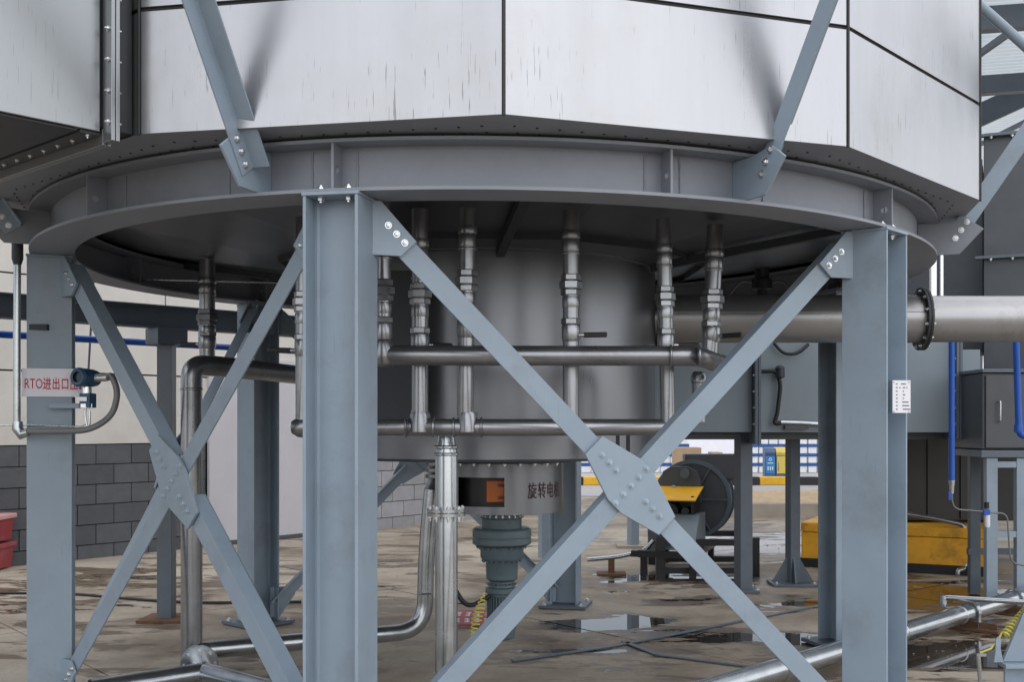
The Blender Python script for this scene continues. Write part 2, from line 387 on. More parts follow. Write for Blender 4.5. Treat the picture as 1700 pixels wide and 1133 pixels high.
# red bins at the far left
for k, (z0, z1) in enumerate(((.0, .275), (.278, .565))):
    t0 = -.60; b0 = thing('red_crate', ('lower' if k == 0 else 'upper')+' red plastic box of the stack by the dark blockwork, at left edge', 'box', wp(t0-.25, z0, .35), 'red boxes against the wall')
    cpos = V((-5.845, 11.25, 0)); b0.location = (cpos.x, cpos.y, z0)
    m = MB(); m.prism([(-.25, z0+.012), (.24, z0+.012), (.265, z1-.05), (-.27, z1-.05)], (cpos.x, cpos.y, 0), X3, Z3, Y3, -.2, .2); m.build('box_body', M['red_plastic'], b0, 0, .012)
    m = MB(); m.obox((cpos.x, cpos.y, z1-.027), X3, Y3, Z3, .285, .23, .024); m.build('rim', M['pale_red'] if k else M['red_plastic'], b0, 0, .01)
RED_BOXES = True
def text_mesh(s, size, name, mt, parent, o, ex, ey, depth=.001, squeeze=1.0, spacing=1.0, bend=None):
    cu = bpy.data.curves.new('t', 'FONT'); cu.body = s; cu.size = size; cu.extrude = 0; cu.space_character = spacing; cu.resolution_u = 3; cu.offset = (.018 if size < .07 else .006)*size
    to = bpy.data.objects.new('t', cu); COL.objects.link(to); dg = bpy.context.evaluated_depsgraph_get(); dg.update()
    me = bpy.data.meshes.new_from_object(to.evaluated_get(dg)); bpy.data.objects.remove(to)
    pw = parent_world(parent)
    for v in me.vertices:
        x, y = v.co.x*squeeze, v.co.y
        p = bend(x, y) if bend else V(o)+ex*x+ey*y
        v.co = p-pw
    me.name = name; me.materials.clear(); me.materials.append(mt)
    ob = bpy.data.objects.new(name, me); COL.objects.link(ob); ob.parent = parent; return ob

for o in [o for o in COL.objects if o.name.startswith('red_crate')]:
    text_mesh('灭火' if o.location.z > .1 else '火口', .10, 'lettering', M['label_white'], o, V((-5.80, 11.03, o.location.z+.09)), X3, Z3, squeeze=.9)
# ------------------------------------------------------------------ ring beam on six columns
ZL, ZU = 2.369, 2.556            # underside of the lower flange, underside of the upper flange
RO, RI, RW = 2.516, 2.302, 2.41
ring = thing('ring_beam', 'grey circular steel I-beam ring carrying the round metal casing', 'ring beam', (CX, CY, ZL))
N = 144
m = MB(); m.lathe([(RI, ZL), (RO, ZL), (RO, ZL+.013), (RI, ZL+.013), (RI, ZL)], (CX, CY, 0), Z3, N, False); m.build('lower_flange', M['ring_paint'], ring, 30)
m = MB(); m.lathe([(RW-.005, ZL+.013), (RW+.005, ZL+.013), (RW+.005, ZU), (RW-.005, ZU)], (CX, CY, 0), Z3, N, False); m.build('web', M['ring_paint'], ring, 30)
m = MB(); m.lathe([(RI, ZU), (RO, ZU), (RO, ZU+.013), (RI, ZU+.013), (RI, ZU)], (CX, CY, 0), Z3, N, False); m.build('upper_flange', M['ring_paint'], ring, 30)
PSI = -10.8; PHI = -26.0; RC = 2.42
def plate_with_hole(w0, w1, z0, z1, hx, hz, hr):
    """ring of quads round a hole: returns verts (x,z) and faces for one side"""
    n = 16; inner = [(hx+hr*math.cos(2*math.pi*i/n), hz+hr*math.sin(2*math.pi*i/n)) for i in range(n)]; outer = []
    for i in range(n):
        c, s_ = math.cos(2*math.pi*i/n), math.sin(2*math.pi*i/n)
        tx = ((w1-hx) if c > 0 else (w0-hx))/c if abs(c) > 1e-6 else 1e9
        tz = ((z1-hz) if s_ > 0 else (z0-hz))/s_ if abs(s_) > 1e-6 else 1e9
        t = min(tx, tz); outer.append((hx+c*t, hz+s_*t))
    # pull the nearest point onto each corner
    for cx_, cz_ in ((w0, z0), (w1, z0), (w0, z1), (w1, z1)):
        k = min(range(n), key=lambda i: (outer[i][0]-cx_)**2+(outer[i][1]-cz_)**2); outer[k] = (cx_, cz_)
    return inner, outer
for k in range(12):
    a = PSI+30*k; er, et = radial(a), tang(a)
    for side, (w0, w1) in (('out', (RW+.005, RO-.012)), ('in', (RI+.012, RW-.005))):
        inner, outer = plate_with_hole(w0, w1, ZL+.013, ZU, (w0+w1)/2+.008, (ZL+ZU)/2, .016)
        n = 16; vs = []; fs = []
        for t in (-.005, .005):
            for (x, z) in inner+outer: vs.append(V((CX, CY, 0))+er*x+Z3*z+et*t)
        for i in range(n):
            j = (i+1) % n
            fs += [(i, j, n+j, n+i), (2*n+j, 2*n+i, 3*n+i, 3*n+j), (n+i, n+j, 3*n+j, 3*n+i), (j, i, 2*n+i, 2*n+j)]
        mm = MB(); mm.add(vs, fs); mm.build('stiffener', M['ring_paint'], ring, 0)
for a in (-13.6, -9.2, 17.4, 21.0, -37.0, -22.5, 30.5, 46.9, 52):     # weld beads on the web
    m = MB(); p = pol(a, RW+.007)
    path = [V((p.x, p.y, ZL+.02+i*(ZU-ZL-.03)/14))+tang(a)*random.uniform(-.001, .001) for i in range(15)]
    m.tube(path, [.0035+random.uniform(-.001, .0012) for _ in path], 6); m.build('weld', M['ring_paint'], ring, 60)

# columns
CNAME = ['front', 'right', 'rear right', 'rear', 'rear left', 'left']
CLAB = ['tall blue-grey H-section steel column standing nearest, left of centre',
        'blue-grey H-section steel column on the right carrying the small data plate',
        'dark H-section steel column behind the right-hand column',
        'dark H-section steel column behind the hanging motor',
        'dark H-section steel column in front of the white door',
        'blue-grey steel column at the left carrying the white sign']
HD, HB, TF, TW = .11, .1075, .013, .009
for k in range(6):
    a = PSI+60*k; er, et = radial(a), tang(a); c = pol(a, RC)
    col = thing('support_column', CLAB[k], 'column', (c.x, c.y, 0), 'columns under the ring beam')
    zt = ZL-.014; zb = .03
    for s in (-1, 1):
        m = MB(); m.obox(c+et*(s*(HD-TF/2))+Z3*((zt+zb)/2), et, er, Z3, TF/2, HB, (zt-zb)/2); m.build('flange', M['steel_paint'], col, 0, .0022)
    m = MB(); m.obox(c+Z3*((zt+zb)/2), et, er, Z3, HD-TF, TW/2, (zt-zb)/2); m.build('web', M['steel_paint'], col, 0)
    for s in (-1, 1):
        for q in (-1, 1):     # root fillets
            m = MB(); m.prism([(0, 0), (.014, 0), (.004, .004), (0, .014)], c+et*(s*(HD-TF))+er*(q*TW/2), et*(-s), er*q, Z3, zb, zt); m.build('fillet', M['steel_paint'], col, 0)
    m = MB(); m.obox(c+Z3*(zt+.0065), et, er, Z3, HD+.004, HB+.004, .0065); m.build('cap_plate', M['steel_paint'], col, 0, .002)
    m = MB(); m.obox(c+Z3*.018, et, er, Z3, .19, .19, .012); m.build('base_plate', M['frame_paint'], col, 0, .002)
    for s in (-1, 1):
        for q in (-1, 1):
            if k != 0 or q == 1: bolt(col, c+et*(s*.055)+er*(q*.06)+Z3*(zt-.001), -Z3, r=.014)
            bolt(col, c+et*(s*.055)+er*(q*.062)+Z3*(ZL+.013), Z3, r=.014)
            bolt(col, c+et*(s*.15)+er*(q*.15)+Z3*.03, Z3, r=.016)

# X-bracing between neighbouring columns
BLAB = ['light blue-grey X-brace with bolted centre plate between front and right columns', 'X-brace between the right column and the dark one behind it',
        'dark X-brace at the back right of the frame beyond the motor', 'dark X-brace at the back left of the frame, against the pale blocks',
        'dark X-brace between the left column and the one at the white door', 'X-brace with bolted centre plate between left and front columns']
def L_bar(mb, p0, p1, nrm, up, w=.088, t=.008, lip=.075):
    """angle bar from p0 to p1: flat leg in the plane (face along nrm), lip pointing away from nrm on its upper edge"""
    d = (p1-p0).normalized(); L = (p1-p0).length
    poly = [(-w/2, 0), (w/2, 0), (w/2, -lip), (w/2-t, -lip), (w/2-t, -t), (-w/2, -t)]
    mb.prism(poly, p0, up, nrm, d, 0, L)
for k in (0, 3, 4, 5):
    a = PSI+60*k+30; n_, t_ = radial(a), tang(a); rr = RC*math.cos(R(30)); o = pol(a, rr)
    def B(s, z, off=0): q = o+t_*s+n_*off; return V((q.x, q.y, z))
    xb = thing('cross_brace', BLAB[k], 'brace', (o.x, o.y, .05), 'X-braces between the columns')
    zc = 1.23; E = 1.06; s2 = math.sqrt(.5)
    dn = (t_-Z3).normalized(); upn = (t_+Z3).normalized()      # directions of the \ and / bars
    mtl = M['steel_paint']
    # the continuous bar /
    m = MB(); L_bar(m, B(-E-.03, zc-E-.03, -.012), B(E, zc+E, -.012), n_, (Z3-t_).normalized()); m.build('diagonal', mtl, xb, 0, .0018)
    # the split bar \
    for (s0, s1) in ((-E, -.09), (.09, E+.03)):
        m = MB(); L_bar(m, B(s0, zc-s0, -.0125), B(s1, zc-s1, -.0125), n_, (Z3+t_).normalized()); m.build('diagonal', mtl, xb, 0, .0018)
    # centre plate
    poly = [(-.24, -.05), (-.24, .058), (-.05, .112), (.035, .112), (.24, .05), (.24, -.058), (.05, -.112), (-.035, -.112)]
    m = MB(); m.prism(poly, B(0, zc), dn, upn, n_, -.006, .008); m.build('centre_plate', mtl, xb, 0, .002)
    near = k in (0, 5)
    if near or k in (1, 4):
        for p in (-.185, -.14, -.095, .095, .14, .185):
            bolt(xb, B(0, zc, .008)+dn*p, n_, M['painted_bolt'], r=.0105)
        for q in (-.10, -.05, 0, .05, .10): bolt(xb, B(0, zc, .008)+upn*q, n_, M['painted_bolt'], r=.0105)
    # end gussets
    gz = [(1.125, 2.363), (1.056, 2.363), (.915, 2.21), (.976, 2.15), (1.125, 2.15)]
    gb = [(1.125, .045), (1.056, .045), (.94, .215), (.985, .27), (1.125, .27)]
    for s in (-1, 1):
        for poly in (gz, gb):
            top = poly is gz
            m = MB(); m.prism([(s*p[0], p[1]) for p in poly], B(0, 0), t_, Z3, n_, -.006, .008); m.build('gusset', mtl, xb, 0, .002)
            if near:
                wz0, wz1 = (2.155, 2.36) if top else (.05, .265)
                wpth = [B(s*(1.098+random.uniform(-.001, .001)), wz0+(wz1-wz0)*i/16, .008) for i in range(17)]
                mw = MB(); mw.tube(wpth, [.0045+random.uniform(-.0012, .0015) for _ in wpth], 6); mw.build('weld', mtl, xb, 60)
            if near or k in (1, 4):
                for q in (.045, .0, -.045):
                    if top: pz = (.995+q*.72, 2.235+q*.72)
                    else: pz = (.995+q*.72, .20-q*.72)
                    bolt(xb, B(s*pz[0], pz[1], .008), n_, r=.0105)

# ------------------------------------------------------------------ round oxidiser casing, twelve flat sides
ZB = 2.589; RP = 2.737
cas = thing('oxidiser_casing', 'twelve-sided casing of bright metal sheets with black joints, on the ring beam', 'casing', (CX, CY, ZB))
def corner(k, r=RP): return pol(PHI+30*k, r)
poly12 = [(corner(k, RP-.012).x, corner(k, RP-.012).y) for k in range(12)]
m = MB(); m.prism(poly12, (0, 0, 0), X3, Y3, Z3, ZB+.004, 4.9); m.build('core', M['seam'], cas, 0)
tiers = [(ZB, 3.052), (3.068, 3.98), (3.996, 4.9)]
for k in range(12):
    p, q = corner(k), corner(k+1); d = (q-p).normalized(); n_ = V((d.y, -d.x, 0))
    if n_.dot(p-V((CX, CY, 0))) < 0: n_ = -n_
    for (z0, z1) in tiers:
        L = (q-p).length; g2 = .007
        mid = (p+q)/2
        m = MB(); m.obox(V((mid.x, mid.y, (z0+z1)/2))-n_*.006, d, n_, Z3, L/2-g2, .005, (z1-z0)/2); m.build('sheet_panel', M['sheet'] if k != 11 else M['duct_sheet'], cas, 0, .0015)
    # folded corner trim
    m = MB(); m.cyl(V((p.x, p.y, ZB-.004)), V((p.x, p.y, 4.9)), .006, 8); m.build('joint_strip', M['seam'], cas, 60)
# bottom plate sectors with screw heads
for k in range(12):
    a0, a1 = PHI+30*k, PHI+30*(k+1)
    vs = []; nseg = 8
    for i in range(nseg+1):
        t = i/nseg; e = corner(k).lerp(corner(k+1), t); ia = a0+(a1-a0)*t
        vs.append(V((e.x, e.y, ZB))); vs.append(pol(ia, RI+.05, ZB-.012))
    fs = [(2*i, 2*i+1, 2*i+3, 2*i+2) for i in range(nseg)]
    m = MB(); m.add(vs, fs); m.build('bottom_plate', M['ring_paint'], cas, 0)
m = MB()
for k in range(12):
    for i in range(15):
        for (r_, jit) in ((.955, 0), (.925, .02)):
            t = (i+.5+jit*10)/15.4; e = corner(k).lerp(corner(k+1), t); c = V((CX, CY, 0)); q = c+(e-c)*r_
            frac = ((e-c).length*(1-r_))/max(.05, (e-c).length-RI-.05)
            m.lathe([(.0055, ZB-.012*frac-.003), (.004, ZB-.012*frac+.001)], (q.x, q.y, 0), Z3, 6)
m.build('screw_heads', M['seam'], cas, 0)['kind'] = 'stuff'
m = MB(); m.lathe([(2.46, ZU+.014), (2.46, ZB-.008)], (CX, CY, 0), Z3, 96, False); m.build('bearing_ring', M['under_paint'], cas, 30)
# conical underside in twelve facets, ribs
vs = []
for k in range(12):
    vs.append(pol(PSI+30*k, 2.40, 2.600)); vs.append(pol(PSI+30*k, .95, 2.385))
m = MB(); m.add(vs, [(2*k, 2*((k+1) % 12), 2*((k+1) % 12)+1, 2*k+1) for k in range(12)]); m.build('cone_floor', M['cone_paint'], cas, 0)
for k in (0, 2, 5, 8):
    a = PSI+30*k+19
    p0, p1 = pol(a, 2.29, 2.56), pol(a-3, 1.0, 2.37); d = (p1-p0).normalized(); s_ = d.cross(Z3).normalized()
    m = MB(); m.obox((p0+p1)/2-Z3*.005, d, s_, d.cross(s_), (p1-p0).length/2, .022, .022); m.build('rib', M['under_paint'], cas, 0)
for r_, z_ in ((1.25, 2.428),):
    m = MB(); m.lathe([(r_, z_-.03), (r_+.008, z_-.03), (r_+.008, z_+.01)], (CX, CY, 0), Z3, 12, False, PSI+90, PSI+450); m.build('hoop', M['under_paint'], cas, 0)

# knee braces rising outwards from the ring, every 45 degrees
KLAB = {-1: 'angle brace rising off the ring at far left edge', 0: 'long steel angle brace rising left across the casing, three bolts at its foot',
        1: 'steel angle brace rising right across the casing near the black corner joint', 2: 'steel angle brace rising outwards at the far right of the ring'}
for k in (-1, 0, 1, 2):
    a = -18+45*k; er, et = radial(a), tang(a); el = R(56)
    kb = thing('knee_brace', KLAB[k], 'brace', pol(a, RW, ZL+.02), 'angle braces rising from the ring')
    d = er*math.cos(el)+Z3*math.sin(el); upv = Z3*math.cos(el)-er*math.sin(el)      # upv: in the radial plane, above-inside the bar
    # gusset plate in the radial plane
    gp_ = [(RW+.006, ZL+.014), (2.626, ZL+.014), (2.746, ZL+.142), (2.668, ZL+.198), (RO+.012, ZU-.008), (RW+.006, ZU-.002)]
    m = MB(); m.prism(gp_, (CX, CY, 0), er, Z3, et, -.006, .006); m.build('gusset', M['steel_paint'] if k in (0, 1) else M['ring_paint'], kb, 0, .002)
    f0 = pol(a, RO+.045, ZL+.045); f1 = f0+d*1.9
    W, T = .088, .008
    # flat leg bolted against the gusset, second leg standing off sideways on the inner edge
    profile = [(W/2, 0), (-W/2, 0), (-W/2, T), (W/2-T, T), (W/2-T, .078), (W/2, .078)]
    m = MB(); m.prism(profile, f0+et*.006+d*.04, upv, et, d, 0, 1.9); m.build('angle_bar', M['steel_paint'], kb, 0, .0018)
    for q in (.07, .12, .17):
        bolt(kb, f0+et*(.006+T)+d*q+upv*(-.008), et, r=.0115)
        bolt(kb, f0-et*.006+d*q-upv*.008, -et, r=.0115)
# unseen platform arc assumed on the knee braces, added to block sky light
vs = []; fs = []; nn = 30; WA0, WA1 = -170, -30
for (r_, z_) in ((2.70, 3.98), (3.45, 3.98), (3.45, 4.06), (2.70, 4.06)):
    for i in range(nn+1): vs.append(pol(WA0+(WA1-WA0)*i/nn, r_, z_))
for q in range(4):
    for i in range(nn): j = i+1; q2 = (q+1) % 4; fs.append((q*(nn+1)+i, q2*(nn+1)+i, q2*(nn+1)+j, q*(nn+1)+j))
fs += [tuple(q*(nn+1) for q in range(4)), tuple(q*(nn+1)+nn for q in (3, 2, 1, 0))]
m = MB(); m.add(vs, fs); m.build('shade_walkway', M['frame_paint'], cas, 30)

# ------------------------------------------------------------------ square duct leaving the casing to the front left
p26, p56 = corner(0), corner(-1); pd = (p56-p26).normalized(); pn = V((-pd.y, pd.x, 0))
if pn.dot(p26-V((CX, CY, 0))) < 0: pn = -pn
duct = thing('inlet_duct', 'large grey sheet-metal duct with bolted flange joining the casing at upper left', 'duct', p26+pd*.7+pn*1+Z3*2.57)
DZ0, DZ1 = 2.575, 4.3
def DP(t, n, z): q = p26+pd*t+pn*n; return V((q.x, q.y, z))
m = MB(); m.obox(DP(.925, 2.6, (DZ0+DZ1)/2), pd, pn, Z3, .90, 2.46, (DZ1-DZ0)/2); m.build('duct_body', M['duct_sheet'], duct, 0, .003)  # unseen outer length and extra width added to block sky at the left
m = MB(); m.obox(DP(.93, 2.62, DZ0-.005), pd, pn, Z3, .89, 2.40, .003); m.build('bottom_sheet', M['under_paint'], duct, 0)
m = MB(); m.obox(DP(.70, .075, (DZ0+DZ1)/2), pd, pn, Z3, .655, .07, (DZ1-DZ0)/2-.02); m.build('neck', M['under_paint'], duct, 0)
for n_ in (.122, .104):
    m = MB()
    m.obox(DP(-.008, n_, (DZ0+DZ1)/2), pd, pn, Z3, .033, .0075, (DZ1-DZ0)/2+.04)
    m.obox(DP(.70, n_, DZ0-.017), pd, pn, Z3, .674, .0073, .030)
    m.build('flange', M['duct_sheet'], duct, 0, .0015)
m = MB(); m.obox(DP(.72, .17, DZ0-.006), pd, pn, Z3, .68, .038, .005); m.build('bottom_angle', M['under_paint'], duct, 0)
for i in range(14):
    bolt(duct, DP(-.02, .130, DZ0+.03+i*.115), pn, r=.008); bolt(duct, DP(-.02, .096, DZ0+.03+i*.115), -pn, r=.008)
for i in range(11): bolt(duct, DP(.06+i*.12, .17, DZ0-.011), -Z3, r=.007)

# ------------------------------------------------------------------ rotary valve drum under the casing, motor housing, geared motor
drum = thing('valve_drum', 'large grey cylindrical drum hanging under the ring, behind the pipes', 'drum', (CX, CY, 1.3))
m = MB(); m.lathe([(.967, 1.475), (.967, 2.38), (.98, 2.385), (.98, 2.40)], (CX, CY, 0), Z3, 96, True); m.build('shell', M['drum_paint'], drum, 30)
m = MB(); m.lathe([(.962, 1.305), (.962, 1.46)], (CX, CY, 0), Z3, 96, True); m.build('lower_shell', M['drum_paint'], drum, 30)
m = MB(); m.lathe([(.99, 1.455), (.99, 1.478)], (CX, CY, 0), Z3, 96, True); m.build('joint_ring', M['under_paint'], drum, 30)
m = MB(); m.lathe([(.975, 1.292), (.975, 1.304)], (CX, CY, 0), Z3, 96, True); m.build('bottom_flange', M['under_paint'], drum, 30)
# access box on the drum's left front
bx = at(660, 578, 5.52)
m = MB(); m.obox((bx.x-.02, 5.72, 1.88), X3, Y3, Z3, .12, .22, .37); m.build('access_box', M['under_paint'], drum, 0, .004)
for s in (-1, 1):
    for z in (1.55, 1.88, 2.21): bolt(drum, (bx.x-.02+s*.10, 5.50, z), -Y3, r=.008)
# lifting lugs under the drum
for u in (1025, 1042):
    p = at(u, 745, 5.72); m = MB(); m.obox((p.x, 5.69, 1.385), X3, Y3, Z3, .008, .035, .05); m.build('lug', M['under_paint'], drum, 0)
MX, MY = (833-UX)*6.6/FPX, 6.62
hous = thing('motor_housing', 'grey drum-shaped motor housing with open hatch and dark red lettering', 'motor housing', (MX, MY, .974))
HR = .365
m = MB(); a_h0, a_h1 = -90-44, -90+4.5     # hatch opening, angle in plan
HZ0, HZ1, Z0h, Z1h = 1.02, 1.185, .974, 1.262
segs = 72; vs = []; fs = []
for zi, z in enumerate((Z0h, HZ0, HZ1, Z1h)):
    for i in range(segs): a = 2*math.pi*i/segs; vs.append((MX+HR*math.cos(a), MY+HR*math.sin(a), z))
for zi in range(3):
    for i in range(segs):
        a = (360*(i+.5)/segs+180) % 360-180
        if zi == 1 and -90-42 < a < -90+3: continue
        fs.append((zi*segs+i, zi*segs+(i+1) % segs, (zi+1)*segs+(i+1) % segs, (zi+1)*segs+i))
fs.append(tuple(reversed(range(segs)))); fs.append(tuple(range(3*segs, 4*segs)))
m.add(vs, fs); m.build('housing_shell', M['drum_paint'], hous, 30)
m = MB(); m.lathe([(HR+.05, 1.264), (HR+.05, 1.280)], (MX, MY, 0), Z3, 64); m.build('top_flange', M['under_paint'], hous, 30)
m = MB(); m.lathe([(HR-.06, Z0h+.01), (HR-.06, Z1h)], (MX, MY, 0), Z3, 48, False); m.build('inner_lining', M['black_paint'], hous, 30)
m = MB(); m.obox((MX-.02, MY-.30, 1.105), X3, Y3, Z3, .052, .03, .062); m.build('coupling_guard', M['orange_box'], hous, 0, .006)
m = MB(); m.obox((MX+.012, MY-.335, 1.14), X3, Y3, Z3, .018, .005, .008); m.obox((MX+.012, MY-.335, 1.07), X3, Y3, Z3, .018, .005, .008); m.build('clip', M['rust'], hous, 0)
for i in range(10): 
    a = R(-150+i*13); bolt(hous, (MX+(HR+.025)*math.cos(a), MY+(HR+.025)*math.sin(a), 1.264), -Z3, r=.009)
def bendfn(x, y):
    a = R(-90+6.6)+x/HR; r_ = HR+.0025; return V((MX+r_*math.cos(a), MY+r_*math.sin(a), 1.072+y))
text_mesh('旋转电机', .098, 'lettering', M['dark_red_ink'], hous, None, None, None, squeeze=.62, spacing=1.22, bend=lambda x, y: bendfn(x+.125, y))
mot = thing('geared_motor', 'dark blue-grey vertical geared motor with finned body hanging under the drum', 'motor', (MX, MY, .15))
def zz(v): return 1.5-(v-VY)*6.6/FPX
S_ = 6.6/FPX
m = MB(); m.lathe([(33*S_, zz(878)), (33*S_, zz(862)), (36*S_, zz(860)), (36*S_, zz(855))], (MX, MY, 0), Z3, 40); m.build('neck', M['motor_paint'], mot, 35)
m = MB(); m.lathe([(44*S_, zz(906)), (49*S_, zz(903)), (49*S_, zz(894)), (47.5*S_, zz(893)), (49*S_, zz(891)), (49*S_, zz(880)), (45*S_, zz(877))], (MX, MY, 0), Z3, 48); m.build('ring_gear', M['motor_paint'], mot, 35, .003)
m = MB(); m.lathe([(33*S_, zz(930)), (36*S_, zz(925)), (36*S_, zz(915)), (37*S_, zz(912)), (37*S_, zz(906))], (MX, MY, 0), Z3, 40); m.build('gear_stage', M['motor_paint'], mot, 35, .002)
m = MB(); m.lathe([(21*S_, zz(966)), (26*S_, zz(962)), (27*S_, zz(934)), (30*S_, zz(930))], (MX, MY, 0), Z3, 40); m.build('gear_stage', M['motor_paint'], mot, 35, .002)
m = MB(); m.lathe([(26*S_, zz(986)), (27.5*S_, zz(984)), (27.5*S_, zz(977)), (22*S_, zz(975)), (20*S_, zz(966))], (MX, MY, 0), Z3, 40); m.build('motor_flange', M['motor_paint'], mot, 35, .002)
m = MB(); m.lathe([(15*S_, zz(1063)), (21*S_, zz(1060)), (23*S_, zz(1045)), (23*S_, zz(1042)), (21*S_, zz(1041)), (21*S_, zz(986))], (MX, MY, 0), Z3, 32); m.build('motor_body', M['motor_paint'], mot, 35)
for i in range(30):
    a = 2*math.pi*i/30; c_, s_ = math.cos(a), math.sin(a); e = V((c_, s_, 0)); f_ = V((-s_, c_, 0))
    m = MB(); m.obox(V((MX, MY, (zz(990)+zz(1038))/2))+e*(22.8*S_), e, f_, Z3, .009, .0028, (zz(990)-zz(1038))/2); m.build('fin', M['motor_paint'], mot, 0)
m = MB(); m.obox((MX+.105, MY-.01, zz(1000)), X3, Y3, Z3, .035, .045, .055); m.build('terminal_box', M['motor_paint'], mot, 0, .006)
for q, (rr_, v_) in enumerate(((41, 907), (32, 930), (24, 968), (34, 857))):
    for i in range(10): 
        a = R(-170+i*17); bolt(mot, (MX+rr_*S_*math.cos(a), MY+rr_*S_*math.sin(a), zz(v_)-.0), -Z3 if q < 3 else V((math.cos(a), math.sin(a), 0)), M['zinc'] if q == 3 else M['motor_paint'], r=.008)
m = MB(); m.tube(fillet([(MX-.07, MY-.05, .47), (MX-.20, MY-.1, .40), (MX-.33, MY-.1, .62), (MX-.36, MY, .95)], .2), .014, 10); m.build('power_cable', M['rubber'], mot, 60)
wire = MB(); pts = []
for i in range(90):
    t = i/89; c0 = V((MX-.09, MY-.25, .52)); c1 = at(776, 1085, 6.1); p = c0.lerp(c1, t); amp = .03*math.sin(math.pi*min(1, t*1.3))if t < .77 else .004
    p += V((amp*math.cos(i*1.05), amp*math.sin(i*1.05), 0)); pts.append(p)
wire.tube(pts, .0045, 6); tag(recentre(wire.build('earth_wire', M['wire_yellow'], None, 60)), 'thin yellow-green coiled earth wire hanging beside the geared motor', 'wire')
p = at(772, 1110, 6.05); m = MB(); m.obox((p.x, p.y, .12), X3, Y3, Z3, .012, .012, .12); m.obox((p.x, p.y, .245), X3, Y3, Z3, .02, .018, .006); tag(recentre(m.build('earth_stake', M['frame_paint'], None, 0, .002)), 'short dark earthing stake in the floor below the yellow wire', 'stake')
# ------------------------------------------------------------------ pipework under the ring
def hexnut(mb, x, y, z0, z1, r, spin=0):
    mb.lathe([(r*.94, z0), (r, z0+.004), (r, z1-.004), (r*.94, z1)], (x, y, 0), Z3, 6)
def branch(parent, x, y, zt, zb, r=.037, lean=(0, 0), dz=0, handle=None, mt=None, valve=1.955):
    mt = mt or M['iron_pipe']
    def P(z): return V((x+lean[0]*(2.4-z), y+lean[1]*(2.4-z), z))
    m = MB(); m.tube([P(zt), P((zt+zb)/2), P(zb)], r, 20); m.build('branch_pipe', mt, parent, 40)
    def ring(z0, z1, k, name='collar'):
        p = P((z0+z1)/2); mm = MB(); mm.lathe([(r*k*.97, z0), (r*k, z0+.004), (r*k, z1-.004), (r*k*.97, z1)], (p.x, p.y, 0), Z3, 20); mm.build(name, mt, parent, 40)
    ring(2.335+dz, 2.370+dz, 1.16); ring(2.275+dz, 2.330+dz, 1.06); ring(2.262+dz, 2.272+dz, 1.13, 'weld')
    for (z0, z1, k) in ((2.143, 2.172, 1.16), (2.105, 2.141, 1.36), (2.075, 2.103, 1.2)):
        p = P((z0+z1)/2); mm = MB(); hexnut(mm, p.x, p.y, z0+dz, z1+dz, r*k*1.06); mm.build('union_nut', mt, parent, 20)
    ring(2.02+dz, 2.07+dz, 1.08)
    if valve:
        p = P(valve); mm = MB(); hexnut(mm, p.x, p.y, valve+dz-.012, valve+dz+.016, r*1.2); mm.build('valve_nut', mt, parent, 20)
        mm = MB(); mm.lathe([(r*1.0, valve+dz-.09), (r*1.13, valve+dz-.075), (r*1.13, valve+dz-.02), (r*1.05, valve+dz-.012)], (p.x, p.y, 0), Z3, 20); mm.build('valve_body', mt, parent, 40)
        if handle is not None:
            h = V((math.cos(handle), math.sin(handle), 0)); q = V((p.x, p.y, valve+dz-.06))
            mm = MB(); mm.cyl(q, q+h*(r+.025), .009, 10)
            hb = mm.build('valve_stem', M['zinc'], parent, 40)
            mm = MB(); s_ = h.cross(Z3); mm.obox(q+h*(r+.075), h, s_, Z3, .055, .006, .012); mm.build('valve_handle', M['rubber'], hb, 0, .005)
LZ, UZ = 1.475, 1.795
lowm = thing('lower_manifold', 'lower horizontal steel manifold pipe with four valved branches and a thick downpipe', 'manifold', (pol(0, 1.66).x, pol(0, 1.66).y, 0))
def on_rho(u, rho=1.66):
    best = None; a = -88.0
    while a < 70:
        p = pol(a, rho); uu = UX+FPX*p.x/p.y
        if best is None or abs(uu-u) < best[0]: best = (abs(uu-u), p)
        a += .25
    return best[1]
B5, B697, B772, B948, B1102, B1187 = [on_rho(u) for u in (503, 698, 776, 948, 1103, 1187)]
path = [V((p.x, p.y, LZ)) for p in (B5, B697, B772, B948, B1102)]
m = MB(); m.tube(fillet(path, .12, 4), .0385, 20); m.build('header', M['iron_pipe'], lowm, 40)
for p in (B697, B772):
    m = MB(); m.lathe([(.046, LZ-.02), (.046, LZ+.055), (.041, LZ+.07)], (p.x, p.y, 0), Z3, 20); m.build('tee', M['iron_pipe'], lowm, 40)
    for s in (-1, 1):
        dd = V((1, .02, 0)).normalized(); c = V((p.x, p.y, LZ))+dd*(s*.062)
        m = MB(); m.lathe([(.041, -.006), (.046, -.003), (.046, .003), (.041, .006)], c, dd, 20); m.build('weld', M['iron_pipe'], lowm, 40)
m = MB(); m.lathe([(.03, -.05), (.046, -.025), (.049, 0), (.046, .025), (.03, .05)], (B5.x, B5.y, LZ), X3, 16); m.build('end_cap', M['iron_pipe'], lowm, 50)
branch(lowm, B697.x, B697.y, 2.46, LZ+.05, dz=-.045, handle=R(35)); branch(lowm, B772.x, B772.y, 2.46, LZ+.05, dz=.012, handle=None, lean=(-.012, 0))
branch(lowm, B948.x, B948.y, 2.46, LZ, dz=0, handle=R(-12)); branch(lowm, B1102.x, B1102.y, 2.46, LZ, dz=-.03, handle=R(12), lean=(.02, 0), r=.035)
branch(lowm, B5.x, B5.y, 2.46, LZ+.03, r=.034, dz=-.06, handle=R(195))
